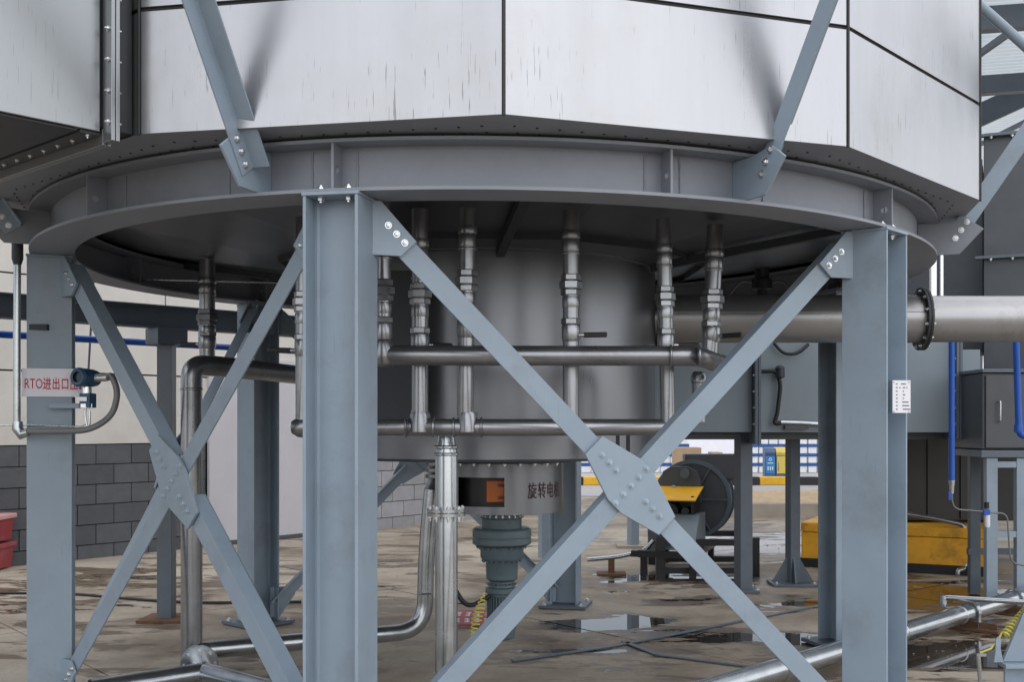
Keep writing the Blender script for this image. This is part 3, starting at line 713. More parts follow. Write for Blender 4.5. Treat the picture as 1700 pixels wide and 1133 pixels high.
# thick galvanised downpipe with flange
dp = at(741, 800, 5.1); DX, DY = dp.x, 5.1
m = MB(); m.lathe([(.052, .02), (.052, 1.355), (.050, 1.375), (.044, 1.40), (.040, 1.42), (.038, LZ)], (DX, DY, 0), Z3, 28); m.build('downpipe', M['galv'], lowm, 40)
for z in (1.385, 1.352, .345): 
    m = MB(); m.lathe([(.051, z-.008), (.057, z-.003), (.057, z+.003), (.051, z+.008)], (DX, DY, 0), Z3, 28); m.build('weld', M['galv'], lowm, 40)
zf = 1.5-(851-VY)*DY/FPX
for dz_ in (-.009, .009):
    m = MB(); m.lathe([(.052, zf+dz_-.007), (.088, zf+dz_-.007), (.088, zf+dz_+.007), (.052, zf+dz_+.007)], (DX, DY, 0), Z3, 28); m.build('pipe_flange', M['galv'], lowm, 40)
for i in range(8):
    a = 2*math.pi*(i+.3)/8; p = V((DX+.073*math.cos(a), DY+.073*math.sin(a), zf))
    m = MB(); m.cyl(p-Z3*.04, p+Z3*.03, .005, 6); m.lathe([(.010, zf+.017), (.010, zf+.026)], (p.x, p.y, 0), Z3, 6); m.lathe([(.010, zf-.026), (.010, zf-.017)], (p.x, p.y, 0), Z3, 6); m.build('bolt', M['zinc'], lowm, 0)

upm = thing('upper_manifold', 'upper horizontal steel manifold pipe crossing in front of the drum', 'manifold', (0, 4.93, UZ))
A_ = at(632, 591, 4.93); A_.z = UZ; Bq = at(1158, 591, 4.97); Bq.z = UZ
Cq = V((B1187.x+.02, B1187.y-.02, UZ-.01)); Dq = V((B1187.x+.16, B1187.y+.22, UZ-.01))
m = MB(); m.tube(fillet([A_-X3*.0, Bq, Cq, Dq], .11, 8), .0445, 24); m.build('header', M['iron_pipe'], upm, 40)
for u in (652, 1113, 1160):
    c = at(u, 591, 4.945); c.z = UZ; m = MB(); m.lathe([(.044, -.006), (.049, -.003), (.049, .003), (.044, .006)], c, X3, 24); m.build('weld', M['iron_pipe'], upm, 40)
branch(upm, A_.x+.01, A_.y, 2.47, UZ-.01, r=.036, dz=-.04, valve=1.99)
m = MB(); m.lathe([(.03, UZ-.052), (.046, UZ-.035), (.05, UZ), (.046, UZ+.05), (.038, UZ+.07)], (A_.x+.01, A_.y, 0), Z3, 24); m.build('elbow', M['iron_pipe'], upm, 50)
branch(upm, B1187.x, B1187.y, 2.47, UZ, r=.041, lean=(-.05, -.02), dz=-.02, handle=R(-40), valve=2.0)
p = at(1160, 655, 5.75); m = MB(); m.lathe([(.036, 1.50), (.036, 1.70), (.042, 1.705), (.042, 1.735), (.03, 1.76)], (p.x, 5.75, 0), Z3, 20); m.build('drop_leg', M['iron_pipe'], upm, 40)

# left drain riser
lr = thing('drain_riser', 'thick bare steel riser pipe with elbow at the left, running down to the floor', 'pipe', (at(318, 1081, 6.75).x, 6.75, 0))
lx, ly = at(318, 800, 6.75).x, 6.75
bx_, by_ = at(344, 500, 6.85).x, 6.85
branch(lr, bx_, by_, 2.5, 1.86, r=.047, dz=.02, handle=R(170), valve=2.02)
m = MB(); m.tube(fillet([(lx, ly, .06), (lx, ly, 1.845), (bx_+.05, by_+.02, 1.845), at(505, 624, 7.75)], .13, 9), .0635, 26); m.build('riser', M['iron_pipe'], lr, 40)
for z in (1.70,):
    m = MB(); m.lathe([(.062, z-.008), (.069, z-.003), (.069, z+.003), (.062, z+.008)], (lx, ly, 0), Z3, 26); m.build('weld', M['iron_pipe'], lr, 40)
# floor pipe from the riser to the elbow behind the downpipe
fp = thing('floor_drain_pipe', 'shiny galvanised pipe on the floor turning up behind the thick downpipe', 'pipe', (-1.5, 7.1, 0))
ex, ey = at(705, 950, 7.4).x, 7.4
m = MB(); m.tube(fillet([(lx+.02, ly-.02, .11), (ex, ey, .11), (ex+.01, ey, .62), (ex+.05, ey, 1.05)], .2, 10), .0545, 26); m.build('pipe', M['galv'], fp, 40)
m = MB(); m.tube([(ex+.05, ey, 1.05), (ex+.055, ey, 1.10), (ex+.06, ey, 1.40)], [.0545, .036, .036], 20); m.build('reducer', M['iron_pipe'], fp, 40)
for z in (1.14, 1.18, 1.22): m = MB(); hexnut(m, ex+.06, ey, z-.014, z+.014, .055); m.build('union_nut', M['iron_pipe'], fp, 20)
for (z, r_) in ((.36, .058),): m = MB(); m.lathe([(.054, z-.006), (.059, z), (.054, z+.006)], (ex+.005, ey, 0), Z3, 24); m.build('weld', M['galv'], fp, 40)
# flanged floor tee at lower left
ft = thing('floor_tee', 'galvanised flanged pipe tee on the floor at the lower left', 'pipe fitting', (at(335, 1112, 6.3).x, 6.3, 0))
c0 = at(338, 1118, 6.15); c0.z = .11
l0 = at(150, 1150, 5.75); l0.z = .11; r0 = at(450, 1150, 5.75); r0.z = .11; b0_ = V((lx+.06, ly-.12, .11))
m = MB(); m.tube([l0, c0, ], .057, 24); m.build('pipe', M['galv'], ft, 40)
m = MB(); m.tube([c0, r0], .057, 24); m.build('pipe', M['galv'], ft, 40)
m = MB(); m.tube([c0, b0_], .057, 24); m.build('pipe', M['galv'], ft, 40)
m = MB(); m.lathe([(0.01, -.062), (.045, -.045), (.062, 0), (.045, .045), (.01, .062)], c0, Z3, 20); m.build('hub', M['galv'], ft, 60)
dd = (b0_-c0).normalized()
for k, s in enumerate((.24, .262)):
    m = MB(); m.lathe([(.05, -.009), (.105, -.009), (.105, .009), (.05, .009)], c0+dd*s, dd, 28); m.build('flange', M['galv'], ft, 40)
for i in range(8):
    a = 2*math.pi*i/8; s1 = dd.cross(Z3).normalized(); q = c0+dd*.251+(s1*math.cos(a)+Z3*math.sin(a))*.085
    m = MB(); m.cyl(q-dd*.035, q+dd*.035, .009, 6); m.build('bolt', M['zinc'], ft, 0)
# large horizontal duct pipe to the right
bp = thing('horizontal_duct_pipe', 'large grey horizontal pipe with bolted flange leaving the drum to the right', 'pipe', (2.2, CY, 1.9))
ZP = 1.5+(701-530)*CY/FPX; RPp = .143; xf = at(1530, 530, CY).x
m = MB(); m.lathe([(RPp, 0), (RPp, xf-(CX+.80)-.01)], (CX+.80, CY, ZP), X3, 48); m.build('pipe', M['big_pipe'], bp, 40)
m = MB(); m.lathe([(RPp-.004, 0), (RPp-.004, 2.4)], (xf+.01, CY, ZP), X3, 48); m.build('pipe', M['big_pipe'], bp, 40)
for s in (-.009, .009):
    m = MB(); m.lathe([(RPp-.02, -.007), (RPp+.045, -.007), (RPp+.045, .007), (RPp-.02, .007)], (xf+s, CY, ZP), X3, 48); m.build('flange', M['under_paint'], bp, 40)
m = MB(); m.lathe([(RPp-.02, -.012), (RPp+.05, -.012), (RPp+.05, .012), (RPp-.02, .012)], (CX+.985, CY, ZP), X3, 48); m.build('flange', M['under_paint'], bp, 40)
for i in range(12):
    a = 2*math.pi*(i+.5)/12; q = V((xf, CY+(RPp+.026)*math.cos(a), ZP+(RPp+.026)*math.sin(a)))
    bolt(bp, q+X3*.016, X3, r=.010); bolt(bp, q-X3*.016, -X3, r=.010)
m = MB(); m.tube([(CX+1.0, CY-RPp*.98, ZP+.03), (xf-.02, CY-RPp*.98, ZP+.03)], .003, 6); m.build('seam_weld', M['big_pipe'], bp, 60)
# floor pipe at right, with support saddle and thin branch
rp = thing('floor_pipe', 'long weathered galvanised pipe lying on the floor at the lower right', 'pipe', (2.5, 7.4, 0))
def fpp(u, v, z=.13): Y = FPX*(1.5-z)/(v-VY); q = at(u, v, Y); q.z = z; return q
q0, q1 = fpp(1180, 1147), fpp(1760, 972)
dq = (q1-q0).normalized()
m = MB(); m.tube([q0-dq*.6, q0.lerp(q1, .5), q1+dq*.3], .063, 26); m.build('pipe', M['galv'], rp, 40)
for t in (.42, .60, .13):
    m = MB(); m.lathe([(.062, -.008), (.068, -.003), (.068, .003), (.062, .008)], q0.lerp(q1, t), dq, 26); m.build('weld', M['galv'], rp, 40)
sn = dq.cross(Z3).normalized()
for t in (.635, .80):
    c = q0.lerp(q1, t); m = MB()
    path = [c+sn*(.075*math.cos(a))+Z3*(.075*math.sin(a)) for a in [R(x) for x in range(-20, 201, 20)]]
    for i in range(len(path)-1):
        mid = (path[i]+path[i+1])/2; d1 = (path[i+1]-path[i]); m.obox(mid, d1.normalized(), dq, d1.normalized().cross(dq), d1.length/2+.002, .022, .004)
    for s in (-1, 1): m.obox(c+sn*(s*.071)-Z3*.07, sn, dq, Z3, .004, .022, .052)
    m.build('saddle_clamp', M['galv'], rp, 0)
    m = MB(); m.obox(V((c.x, c.y, .012)), sn, dq, Z3, .22, .045, .01); m.obox(V((c.x, c.y, .035)), sn, dq, Z3, .20, .004, .03); m.build('saddle_foot', M['rust'], rp, 0)
s0 = fpp(1566, 1010, .17); m = MB(); m.tube(fillet([s0, s0+Z3*.075, V((s0.x+1.3, s0.y-.55, s0.z+.075))], .04, 6), .019, 14); m.build('thin_branch', M['galv'], rp, 40)
m = MB(); m.lathe([(.026, .01), (.026, .05), (.024, .09)], s0, Z3, 14); m.build('elbow', M['galv'], rp, 40)

# ------------------------------------------------------------------ left: conduit, sign, pressure transmitter, rack beam, blue pipe
cl_ = pol(PSI+300, RC); face = tang(PSI+300)
if face.y > 0: face = -face
ft_ = V((-face.y, face.x, 0))
if ft_.x < 0: ft_ = -ft_
fc = cl_+face*(HD+.0015)        # point on the left column's camera-side face
def LF(s, z, off=0): q = fc+ft_*s+face*off; return V((q.x, q.y, z))
def LFu(u, v, off=0):
    best = min(((abs(UX+FPX*LF(s/500, 1, off).x/LF(s/500, 1, off).y-u), s/500) for s in range(-150, 200)))[1]
    q = LF(best, 1, off); return LF(best, 1.5-(v-VY)*q.y/FPX, off)
pA, pB = LFu(36, 612, .012), LFu(141, 612, .012); zA, zBt = LFu(60, 612, .012).z, LFu(60, 659, .012).z
sg = thing('white_sign', 'white sign plate with red lettering fixed to the left column', 'sign', LF(0, zBt, .01))
mid = (pA+pB)/2
m = MB(); m.obox(V((mid.x, mid.y, (zA+zBt)/2)), ft_, face, Z3, (pB-pA).length/2, .002, (zA-zBt)/2); m.build('plate', M['label_white'], sg, 0)
hz = (zA-zBt)
ty0 = V((pA.x, pA.y, zBt+hz*.29))+face*.003
text_mesh('RTO', hz*.50, 'lettering', M['red_ink'], sg, ty0+ft_*.010, ft_, Z3, squeeze=.60)
text_mesh('进出口压差', hz*.46, 'lettering', M['red_ink'], sg, ty0+ft_*.098, ft_, Z3, squeeze=.60, spacing=1.12)
tr = thing('pressure_transmitter', 'blue pressure transmitter with round display in front of the white sign', 'instrument', LFu(138, 690, .10))
tc = LFu(136, 627, .11); k_ = tc.y/FPX
fd = (V((-.28, -.96, .02))).normalized(); sdv = fd.cross(Z3).normalized()
m = MB(); m.lathe([(13*k_, -34*k_), (15*k_, -24*k_), (15.5*k_, -4*k_), (14*k_, 0)], tc, fd, 28); m.build('head', M['blue_case'], tr, 35, .002)
m = MB(); m.lathe([(9*k_, -1*k_), (14*k_, -1*k_), (16*k_, 2*k_), (16*k_, 8*k_), (13*k_, 12*k_), (9*k_, 11*k_)], tc, fd, 28, False); m.build('cover_ring', M['blue_case'], tr, 35)
m = MB(); m.lathe([(9.5*k_, 5*k_), (9.5*k_, 6.5*k_)], tc, fd, 24); m.build('display', M['lcd'], tr, 35)
m = MB(); m.cyl(tc+X3*12*k_-fd*14*k_, tc+X3*34*k_-fd*14*k_+Z3*1*k_, 7*k_, 14); m.build('cable_gland', M['zinc'], tr, 35)
m = MB(); m.lathe([(8*k_, -15*k_), (8.5*k_, -28*k_)], tc-fd*12*k_, Z3, 18); m.build('neck', M['zinc'], tr, 35)
m = MB(); m.obox(tc-fd*12*k_-Z3*38*k_+X3*2*k_, sdv, fd, Z3, 10*k_, 9*k_, 12*k_); m.build('sensor_body', M['blue_case'], tr, 0, .003)
m = MB(); m.obox(tc-fd*12*k_-Z3*36*k_+fd*9.6*k_, sdv, fd, Z3, 8*k_, .001, 3.5*k_); m.build('data_plate', M['zinc'], tr, 0)
bq = tc-fd*12*k_-Z3*47*k_
m = MB(); m.obox(bq-ft_*26*k_+Z3*0-face*.02, ft_, face, Z3, 32*k_, .012, 4.2*k_); m.build('bracket', M['steel_paint'], tr, 0, .002)
m = MB(); m.obox(bq, ft_, face, Z3, 9*k_, .03, 4*k_); m.build('process_block', M['zinc'], tr, 0, .002)
lp = [bq-Z3*4*k_-X3*2*k_, bq-Z3*18*k_-X3*3*k_, bq-Z3*32*k_, bq-Z3*36*k_+X3*2*k_, bq-Z3*30*k_+X3*5*k_, bq-Z3*8*k_+X3*5*k_]
m = MB(); m.tube(fillet(lp, .02, 4), 2.0*k_, 8); m.build('impulse_loop', M['zinc'], tr, 60)
yT = tc.y-.0
m = MB(); m.tube(fillet([bq-Z3*28*k_, bq-Z3*35*k_-X3*8*k_, at(60, 706, yT), at(-30, 708, yT)], .05, 5), 1.3*k_, 8); m.build('impulse_tube', M['zinc'], tr, 60)
cd = thing('conduit', 'slim grey vertical conduit with flexible hose beside the left column', 'conduit', at(28, 715, yT-.06))
Yc = yT-.06
m = MB(); m.tube([at(28, 715, Yc), at(28, 560, Yc), at(29, 405, Yc)], 5.8*Yc/FPX, 14); m.build('conduit_pipe', M['galv'], cd, 40)
m = MB(); m.tube([at(29, 440, Yc), at(29, 430, Yc), at(29, 405, Yc)], [6*Yc/FPX, 9*Yc/FPX, 9*Yc/FPX], 14); m.build('coupling', M['under_paint'], cd, 40)
m = MB(); m.tube([at(29, 700, Yc), at(29, 712, Yc), at(36, 722, Yc), at(47, 718, Yc)], [8*Yc/FPX, 9*Yc/FPX, 9*Yc/FPX, 7*Yc/FPX], 12); m.build('elbow', M['galv'], cd, 40)
gl = tc+X3*34*k_-fd*14*k_
m = MB(); m.tube(fillet([at(42, 717, Yc), at(90, 717, Yc), at(150, 715, Yc), at(188, 690, yT), at(196, 650, yT), at(185, 622, yT), gl], .16, 9), 5.2*Yc/FPX, 12); m.build('flexible_hose', M['flex'], cd, 60)
m = MB(); q = at(44, 541, Yc); m.obox(q+X3*.02+Y3*.1, X3, Y3, Z3, .045, .02, .015); m.build('clip', M['under_paint'], cd, 0)
# pipe rack beam, post, blue air pipe
BD = V((.69, .724, 0)); BNn = V((.724, -.69, 0)); bo = V((-2.95, 8.42, 0))
rb = thing('rack_beam', 'dark steel I-beam of the pipe rack running behind the left column', 'beam', (bo.x, bo.y, 2.2))
for (z0, z1, hw) in ((2.205, 2.217, .06), (2.217, 2.365, .004), (2.365, 2.377, .06)):
    m = MB(); m.obox(bo+BD*-.2+Z3*((z0+z1)/2), BD, BNn, Z3, 2.6, hw, (z1-z0)/2); m.build('flange' if hw > .01 else 'web', M['frame_paint'], rb, 0)
ps = thing('rack_post', 'slim grey post with rusty foot plate under the rack beam', 'post', (bo.x, bo.y, 0))
m = MB(); m.obox((bo.x, bo.y, 1.05), X3, Y3, Z3, .055, .055, 1.03); m.build('post', M['frame_paint'], ps, 0, .003)
m = MB(); m.obox((bo.x, bo.y, .012), X3, Y3, Z3, .17, .17, .010); m.build('foot_plate', M['rust'], ps, 0)
m = MB(); m.obox(V((bo.x, bo.y, 2.145)), BD, BNn, Z3, .12, .10, .06); m.build('cap', M['frame_paint'], ps, 0, .003)
m = MB(); b0 = at(-60, 552, 7.7); b1 = at(500, 584, 10.0); m.tube([b0, b0.lerp(b1, .5), b1], .026, 12); tag(recentre(m.build('air_pipe', M['blue_pipe'], None, 50)), 'thin dark blue pipe running along the beige wall', 'pipe')
m = MB(); a0, a1 = at(155, 472, 8.9), at(147, 612, 8.9); m.tube([a0+(a0-a1)*.4, a1, a1+(a1-a0)*.3], .009, 8); tag(recentre(m.build('hanger_rod', M['frame_paint'], None, 50)), 'thin slanting hanger rod in front of the beige wall', 'rod')
# far posts between the columns
for (u, v, wpx, lab) in ((903, 930, 24, 'grey post with pale foot plate behind the hanging motor'), (1051, 908, 24, 'grey post with pale foot plate beneath the centre bracing plate')):
    Y = 1.5*FPX/(v-VY); x = (u-UX)*Y/FPX; hw = wpx/2*Y/FPX
    po = thing('far_post', lab, 'post', (x, Y, 0), 'posts behind the frame')
    m = MB(); m.obox((x, Y, 1.2), V((.9, .43, 0)), V((-.43, .9, 0)), Z3, hw*.62, hw*.62, 1.19); m.build('post', M['steel_paint'], po, 0, .003)
    m = MB(); m.obox((x, Y, .012), X3, Y3, Z3, .2, .2, .012); m.build('foot_plate', M['concrete'], po, 0)
# ------------------------------------------------------------------ right: data plate, plenum duct on legs, cabinet, blue pipes
c1 = pol(PSI+60, RC); er1, et1 = radial(PSI+60), tang(PSI+60)
dpn = V((.12, -.99, 0)).normalized(); dps = V((.99, .12, 0)).normalized()
pc = at(1496, 659, (c1+er1*.14).y-.03)
npl = thing('data_plate', 'small silver data plate box with rows of print on the right column', 'plate', pc-Z3*.07)
k_ = pc.y/FPX
m = MB(); m.obox(pc-dpn*.02, dps, dpn, Z3, 16*k_, .022, 27*k_); m.build('box', M['steel_paint'], npl, 0, .002)
m = MB(); m.obox(pc+dpn*.004, dps, dpn, Z3, 15.5*k_, .0015, 27*k_); m.build('plate', M['white_paint'], npl, 0)
rows = [(-21, -9, 3), (-21, 0, 8), (-15, -9, 3), (-15, -3, 2), (-15, 3, 4), (-15, 9, 2), (-9, -9, 3), (-9, 3, 2), (-3, -9, 3), (-3, 3, 4), (3, -9, 3), (3, 3, 2), (9, -9, 3), (9, 2, 11), (15, -9, 3), (15, 2, 12), (21, -9, 3), (21, 3, 13)]
for (dv, du, wd) in rows:
    m = MB(); m.obox(pc+dps*((du+wd/2-1)*k_)-Z3*(dv*k_)+dpn*.006, dps, dpn, Z3, wd*k_/2, .0004, .95*k_); m.build('print', M['print_grey'], npl, 0)
for sx_ in (-1, 1):
    for sz in (-1, 1): bolt(npl, pc+dps*(sx_*13*k_)+Z3*(sz*24.5*k_)+dpn*.0055, dpn, r=.003)
# plenum duct
PY = 9.55
pl = thing('plenum_duct', 'blue-grey rectangular duct on legs behind the big horizontal pipe', 'duct', (2.3, PY+.4, 1.4))
def PX(u, Y=PY): return (u-UX)*Y/FPX
for (u0, u1, y0, z0, z1) in ((1062, 1250, PY+.03, 1.41, 2.55), (1262, 1583, PY, 1.408, 2.28), (1594, 1626, PY-.02, 1.405, 2.12)):
    m = MB(); m.obox(((PX(u0)+PX(u1))/2, y0+.4, (z0+z1)/2), X3, Y3, Z3, (PX(u1)-PX(u0))/2, .4, (z1-z0)/2); m.build('duct_section', M['duct_paint'], pl, 0, .004)
for u in (1256, 1588):
    for s in (-1, 1):
        m = MB(); m.obox((PX(u)+s*.014, PY+.36, 1.84), X3, Y3, Z3, .012, .44, .53 if u < 1500 else .49); m.build('flange', M['frame_paint'], pl, 0, .002)
    for z in (1.48, 1.62, 1.76, 1.90, 2.04): bolt(pl, (PX(u)-.027, PY-.05, z), -X3, r=.009)
m = MB(); m.obox((PX(1370), PY+.3, 1.375), X3, Y3, Z3, PX(1640)-PX(1375), .06, .03); m.build('bearer', M['dark_paint'], pl, 0)
m = MB(); m.obox((PX(1370), PY+.72, 1.375), X3, Y3, Z3, PX(1640)-PX(1375), .06, .03); m.build('bearer', M['dark_paint'], pl, 0)
m = MB(); m.tube(fillet([at(1262, 617, PY-.05), at(1290, 616, PY-.06), at(1296, 640, PY-.06), at(1290, 690, PY-.06), at(1284, 705, PY-.06), at(1300, 702, PY-.06)], .05, 5), .018, 10); m.build('cable', M['rubber'], pl, 60)
m = MB(); q = at(1295, 617, PY-.06); m.lathe([(.02, -.06), (.04, -.05), (.04, .03), (.02, .05)], q, Z3, 12); m.build('cable_gland', M['under_paint'], pl, 40)
m = MB(); m.tube([at(1296, 702, PY-.06), at(1330, 703, PY-.06), at(1395, 707, PY-.05)], .022, 12); m.build('conduit', M['galv'], pl, 40)
m = MB(); q = at(1322, 709, PY-.04); m.obox(q, X3, Y3, Z3, .10, .03, .022); m.build('bracket', M['dark_paint'], pl, 0)
m = MB(); m.tube(fillet([at(1285, 570, PY-.04), at(1300, 588, PY-.06), at(1325, 588, PY-.06), at(1342, 572, PY-.04)], .1, 6), .014, 10); m.build('cable', M['rubber'], pl, 60)
for (u, v, hw, gus, lab) in ((1234, 982, .075, False, 'dark steel leg under the plenum duct in front of the blower'), (1316, 972, .062, True, 'dark steel leg with triangular foot gussets right of the blower')):
    Y = 1.5*FPX/(v-VY); x = (u-UX)*Y/FPX
    lg = thing('duct_leg', lab, 'leg', (x, Y, 0), 'legs under the plenum duct')
    m = MB(); m.obox((x, Y, .70), V((.94, .34, 0)), V((-.34, .94, 0)), Z3, hw*.8, hw*.8, .68); m.build('post', M['frame_paint'], lg, 0, .003)
    m = MB(); m.obox((x, Y, .016), X3, Y3, Z3, .21 if gus else .12, .17, .012); m.build('foot_plate', M['frame_paint'], lg, 0, .002)
    if gus:
        for s in (-1, 1):
            m = MB(); m.prism([(hw*.8, .03), (.19, .03), (hw*.8, .27)], (x, Y, 0), X3*s, Z3, Y3, -.006, .006); m.build('foot_gusset', M['frame_paint'], lg, 0)
        m = MB(); m.prism([(hw*.8, .03), (.15, .03), (hw*.8, .27)], (x, Y, 0), -Y3, Z3, X3, -.006, .006); m.build('foot_gusset', M['frame_paint'], lg, 0)
    for s in (-1, 1):
        for q in (-1, 1): bolt(lg, (x+s*(.17 if gus else .1), Y+q*.13, .028), Z3, r=.016)
# centrifugal blower
FY = 11.2; kf = FY/FPX; fc_ = at(1150, 832, FY)
fan = thing('blower', 'dark grey centrifugal blower with round casing and yellow belt guard', 'blower', (fc_.x, FY, 0))
ax = V((-.30, -.954, 0)).normalized(); sx_ = V((-ax.y, ax.x, 0))
if sx_.x < 0: sx_ = -sx_
ctr = V((fc_.x+.06, FY+.35, fc_.z))
m = MB(); m.lathe([(.30, -.12), (.385, -.11), (.385, .10), (.30, .105), (.05, .106)], ctr, ax, 48); m.build('scroll_casing', M['dark_paint'], fan, 30)
for s in (-.115, .115):
    m = MB(); m.lathe([(.365, s-.010), (.405, s-.010), (.405, s+.010), (.365, s+.010), (.365, s-.010)], ctr, ax, 48, False); m.build('rim', M['frame_paint'], fan, 30)
for a_ in (0, 60, 120, 180, 240, 300):
    e = sx_*math.cos(R(a_))+Z3*math.sin(R(a_)); m = MB(); m.obox(ctr+e*.24+ax*.115, e, e.cross(ax), ax, .135, .006, .012); m.build('rib', M['frame_paint'], fan, 0)
m = MB(); m.box(ctr.x-.1, ctr.x+.45, ctr.y-.02, ctr.y+.2, ctr.z+.20, ctr.z+.46); m.build('outlet', M['dark_paint'], fan, 0, .006)
fb = ctr+ax*.40-sx_*.10
m = MB(); m.prism([(-.21, -.02), (.21, -.02), (.21, .20), (.17, .29), (.08, .34), (-.10, .34), (-.18, .29), (-.21, .20)], fb+ax*-.18, sx_, Z3, ax, -.02, .02); m.build('back_plate', M['dark_paint'], fan, 0, .006)
m = MB(); m.lathe([(.03, 0), (.05, 0), (.05, .03)], fb+Z3*.27-ax*.16+sx_*.05, ax, 16); m.build('hub_boss', M['frame_paint'], fan, 40)
for (p_, q_) in ((-.20, -.175), (.175, .20)):
    m = MB(); m.prism([(p_, -.30), (q_, -.30), (q_, .06), (p_, .06)], fb, sx_, Z3, ax, -.16, .19); m.build('guard_side', M['black_paint'], fan, 0)
m = MB(); m.obox(fb-Z3*.13-ax*.12, sx_, ax, Z3, .17, .02, .17); m.build('guard_back', M['black_paint'], fan, 0)
m = MB(); m.cyl(fb-Z3*.10-ax*.10-sx_*.05, fb-Z3*.10+ax*.14-sx_*.05, .085, 20); m.build('motor', M['black_paint'], fan, 40)
m = MB(); m.cyl(fb-Z3*.10-ax*.10+sx_*.10, fb-Z3*.10+ax*.10+sx_*.10, .04, 16); m.build('pulley', M['dark_paint'], fan, 40)
hq = fb+Z3*.05+ax*.02
m = MB(); m.prism([(-.20, .075), (.26, -.035), (.26, -.022), (-.20, .09)], hq, ax, Z3, sx_, -.235, .235); m.build('belt_guard', M['yellow_hood'], fan, 0, .003)
m = MB(); m.prism([(-.15, -.45), (.42, -.45), (.42, -.38), (.20, -.12), (-.15, -.12)], fb, ax, Z3, sx_, -.07, .26); m.build('pedestal', M['duct_paint'], fan, 0, .005)
m = MB(); m.prism([(-.15, -.45), (.30, -.45), (.14, -.14), (-.15, -.14)], fb, ax, Z3, sx_, -.24, -.08); m.build('pedestal_wing', M['dark_paint'], fan, 0, .005)
m = MB(); m.lathe([(.012, 0), (.026, .0), (.026, .02), (.012, .02)], fb+Z3*.125-ax*.13-sx_*.06, ax, 12, False); m.build('lifting_eye', M['zinc'], fan, 40)
zb_ = fb.z-.45
for s in (-1, 1):
    m = MB(); m.obox(V((fb.x, fb.y, zb_-.035))+sx_*(s*.24)-ax*.12, ax, sx_, Z3, .66, .04, .035); m.build('base_rail', M['black_paint'], fan, 0)
    for t in (-.6, .45):
        q = V((fb.x, fb.y, 0))+sx_*(s*.24)+ax*t; m = MB(); m.obox(V((q.x, q.y, (zb_-.07)/2)), ax, sx_, Z3, .03, .03, max(.01, (zb_-.07)/2)); m.build('base_foot', M['black_paint'], fan, 0)
m = MB(); m.obox(V((fb.x, fb.y, zb_-.036))+ax*.5, sx_, ax, Z3, .35, .035, .03); m.build('base_rail', M['black_paint'], fan, 0)
sk = thing('steel_skid', 'black steel skid frame on the floor in front of the blower', 'frame', (1.45, 10.8, 0))
k0, k1 = at(1090, 905, 11.2), at(1240, 905, 11.2)
for z in (.06, .33):
    m = MB(); m.box(k0.x, k1.x, 10.75, 10.83, z-.03, z+.03); m.build('rail', M['black_paint'], sk, 0)
    m = MB(); m.box(k0.x, k1.x, 11.65, 11.73, z-.03, z+.03); m.build('rail', M['black_paint'], sk, 0)
for x in (k0.x, k1.x):
    for y in (10.79, 11.69): m = MB(); m.obox((x, y, .19), X3, Y3, Z3, .045, .045, .19); m.build('post', M['black_paint'], sk, 0)
for x in (k0.x, k1.x): m = MB(); m.box(x-.03, x+.03, 10.84, 11.64, .30, .36); m.build('rail', M['black_paint'], sk, 0)
m = MB(); m.tube(fillet([at(975, 930, 10.9), at(1030, 925, 10.9), at(1070, 915, 10.9), at(1085, 898, 10.9)], .3, 6), .022, 10)
st = thing('stub_pipe', 'thin steel pipe on a short rusty stand left of the blower', 'pipe', (at(1015, 935, 10.9).x, 10.9, 0))
m.build('pipe', M['galv'], st, 50)
q = at(1015, 930, 10.9); m = MB(); m.obox((q.x, 10.9, .08), X3, Y3, Z3, .03, .03, .08); m.obox((q.x, 10.9, .012), X3, Y3, Z3, .14, .12, .01); m.build('stand', M['rust'], st, 0)
# yellow plinth and dark tank
yp = thing('yellow_plinth', 'low yellow painted concrete plinth with stained ledge behind the right column', 'plinth', (3.4, 11.6, 0))
ea = V((.985, -.17, 0)).normalized(); eb = V((.17, .985, 0))
y0 = at(1330, 940, 11.5); y1 = at(1640, 955, 10.75); yc = V(((y0.x+y1.x)/2, (y0.y+y1.y)/2, 0)); yl = (V((y1.x, y1.y, 0))-V((y0.x, y0.y, 0))); ea = yl.normalized(); eb = V((-ea.y, ea.x, 0)); hl = yl.length/2
m = MB(); m.obox(yc+eb*.5+Z3*.18, ea, eb, Z3, hl, .5, .18); m.build('body', M['yellow_paint'], yp, 0, .012)
m = MB(); m.obox(yc+eb*.5+Z3*.413, ea, eb, Z3, hl+.004, .506, .05); m.build('ledge', M['yellow_paint'], yp, 0, .012)
m = MB(); m.obox(yc+eb*.5+Z3*.02, ea, eb, Z3, hl+.02, .512, .075); m.build('tar_base', M['rubber'], yp, 0, .01)
ty = thing('dark_tank', 'black steel tank side above the yellow plinth', 'tank', (4.0, 12.4, .47))
tx0, tx1 = PX(1509, 11.3), PX(1660, 11.3)
m = MB(); m.obox(((tx0+tx1)/2+.3, 12.2, 1.12), X3, Y3, Z3, (tx1-tx0)/2+.3, .75, .64); m.build('shell', M['black_paint'], ty, 0, .01)
for u in (1545, 1600): m = MB(); m.obox((PX(u, 11.4), 11.44, 1.0), X3, Y3, Z3, .02, .012, .5); m.build('stiffener', M['black_paint'], ty, 0)
p0 = at(1500, 853, 11.0); m = MB(); m.tube(fillet([p0, at(1555, 862, 10.95), at(1601, 872, 10.9), at(1603, 945, 10.85), at(1590, 948, 10.8), at(1590, 955, 10.8)], .05, 5), .024, 12); tag(recentre(m.build('drain_pipe', M['iron_pipe'], None, 50)), 'thin bent drain pipe over the edge of the yellow plinth', 'pipe')
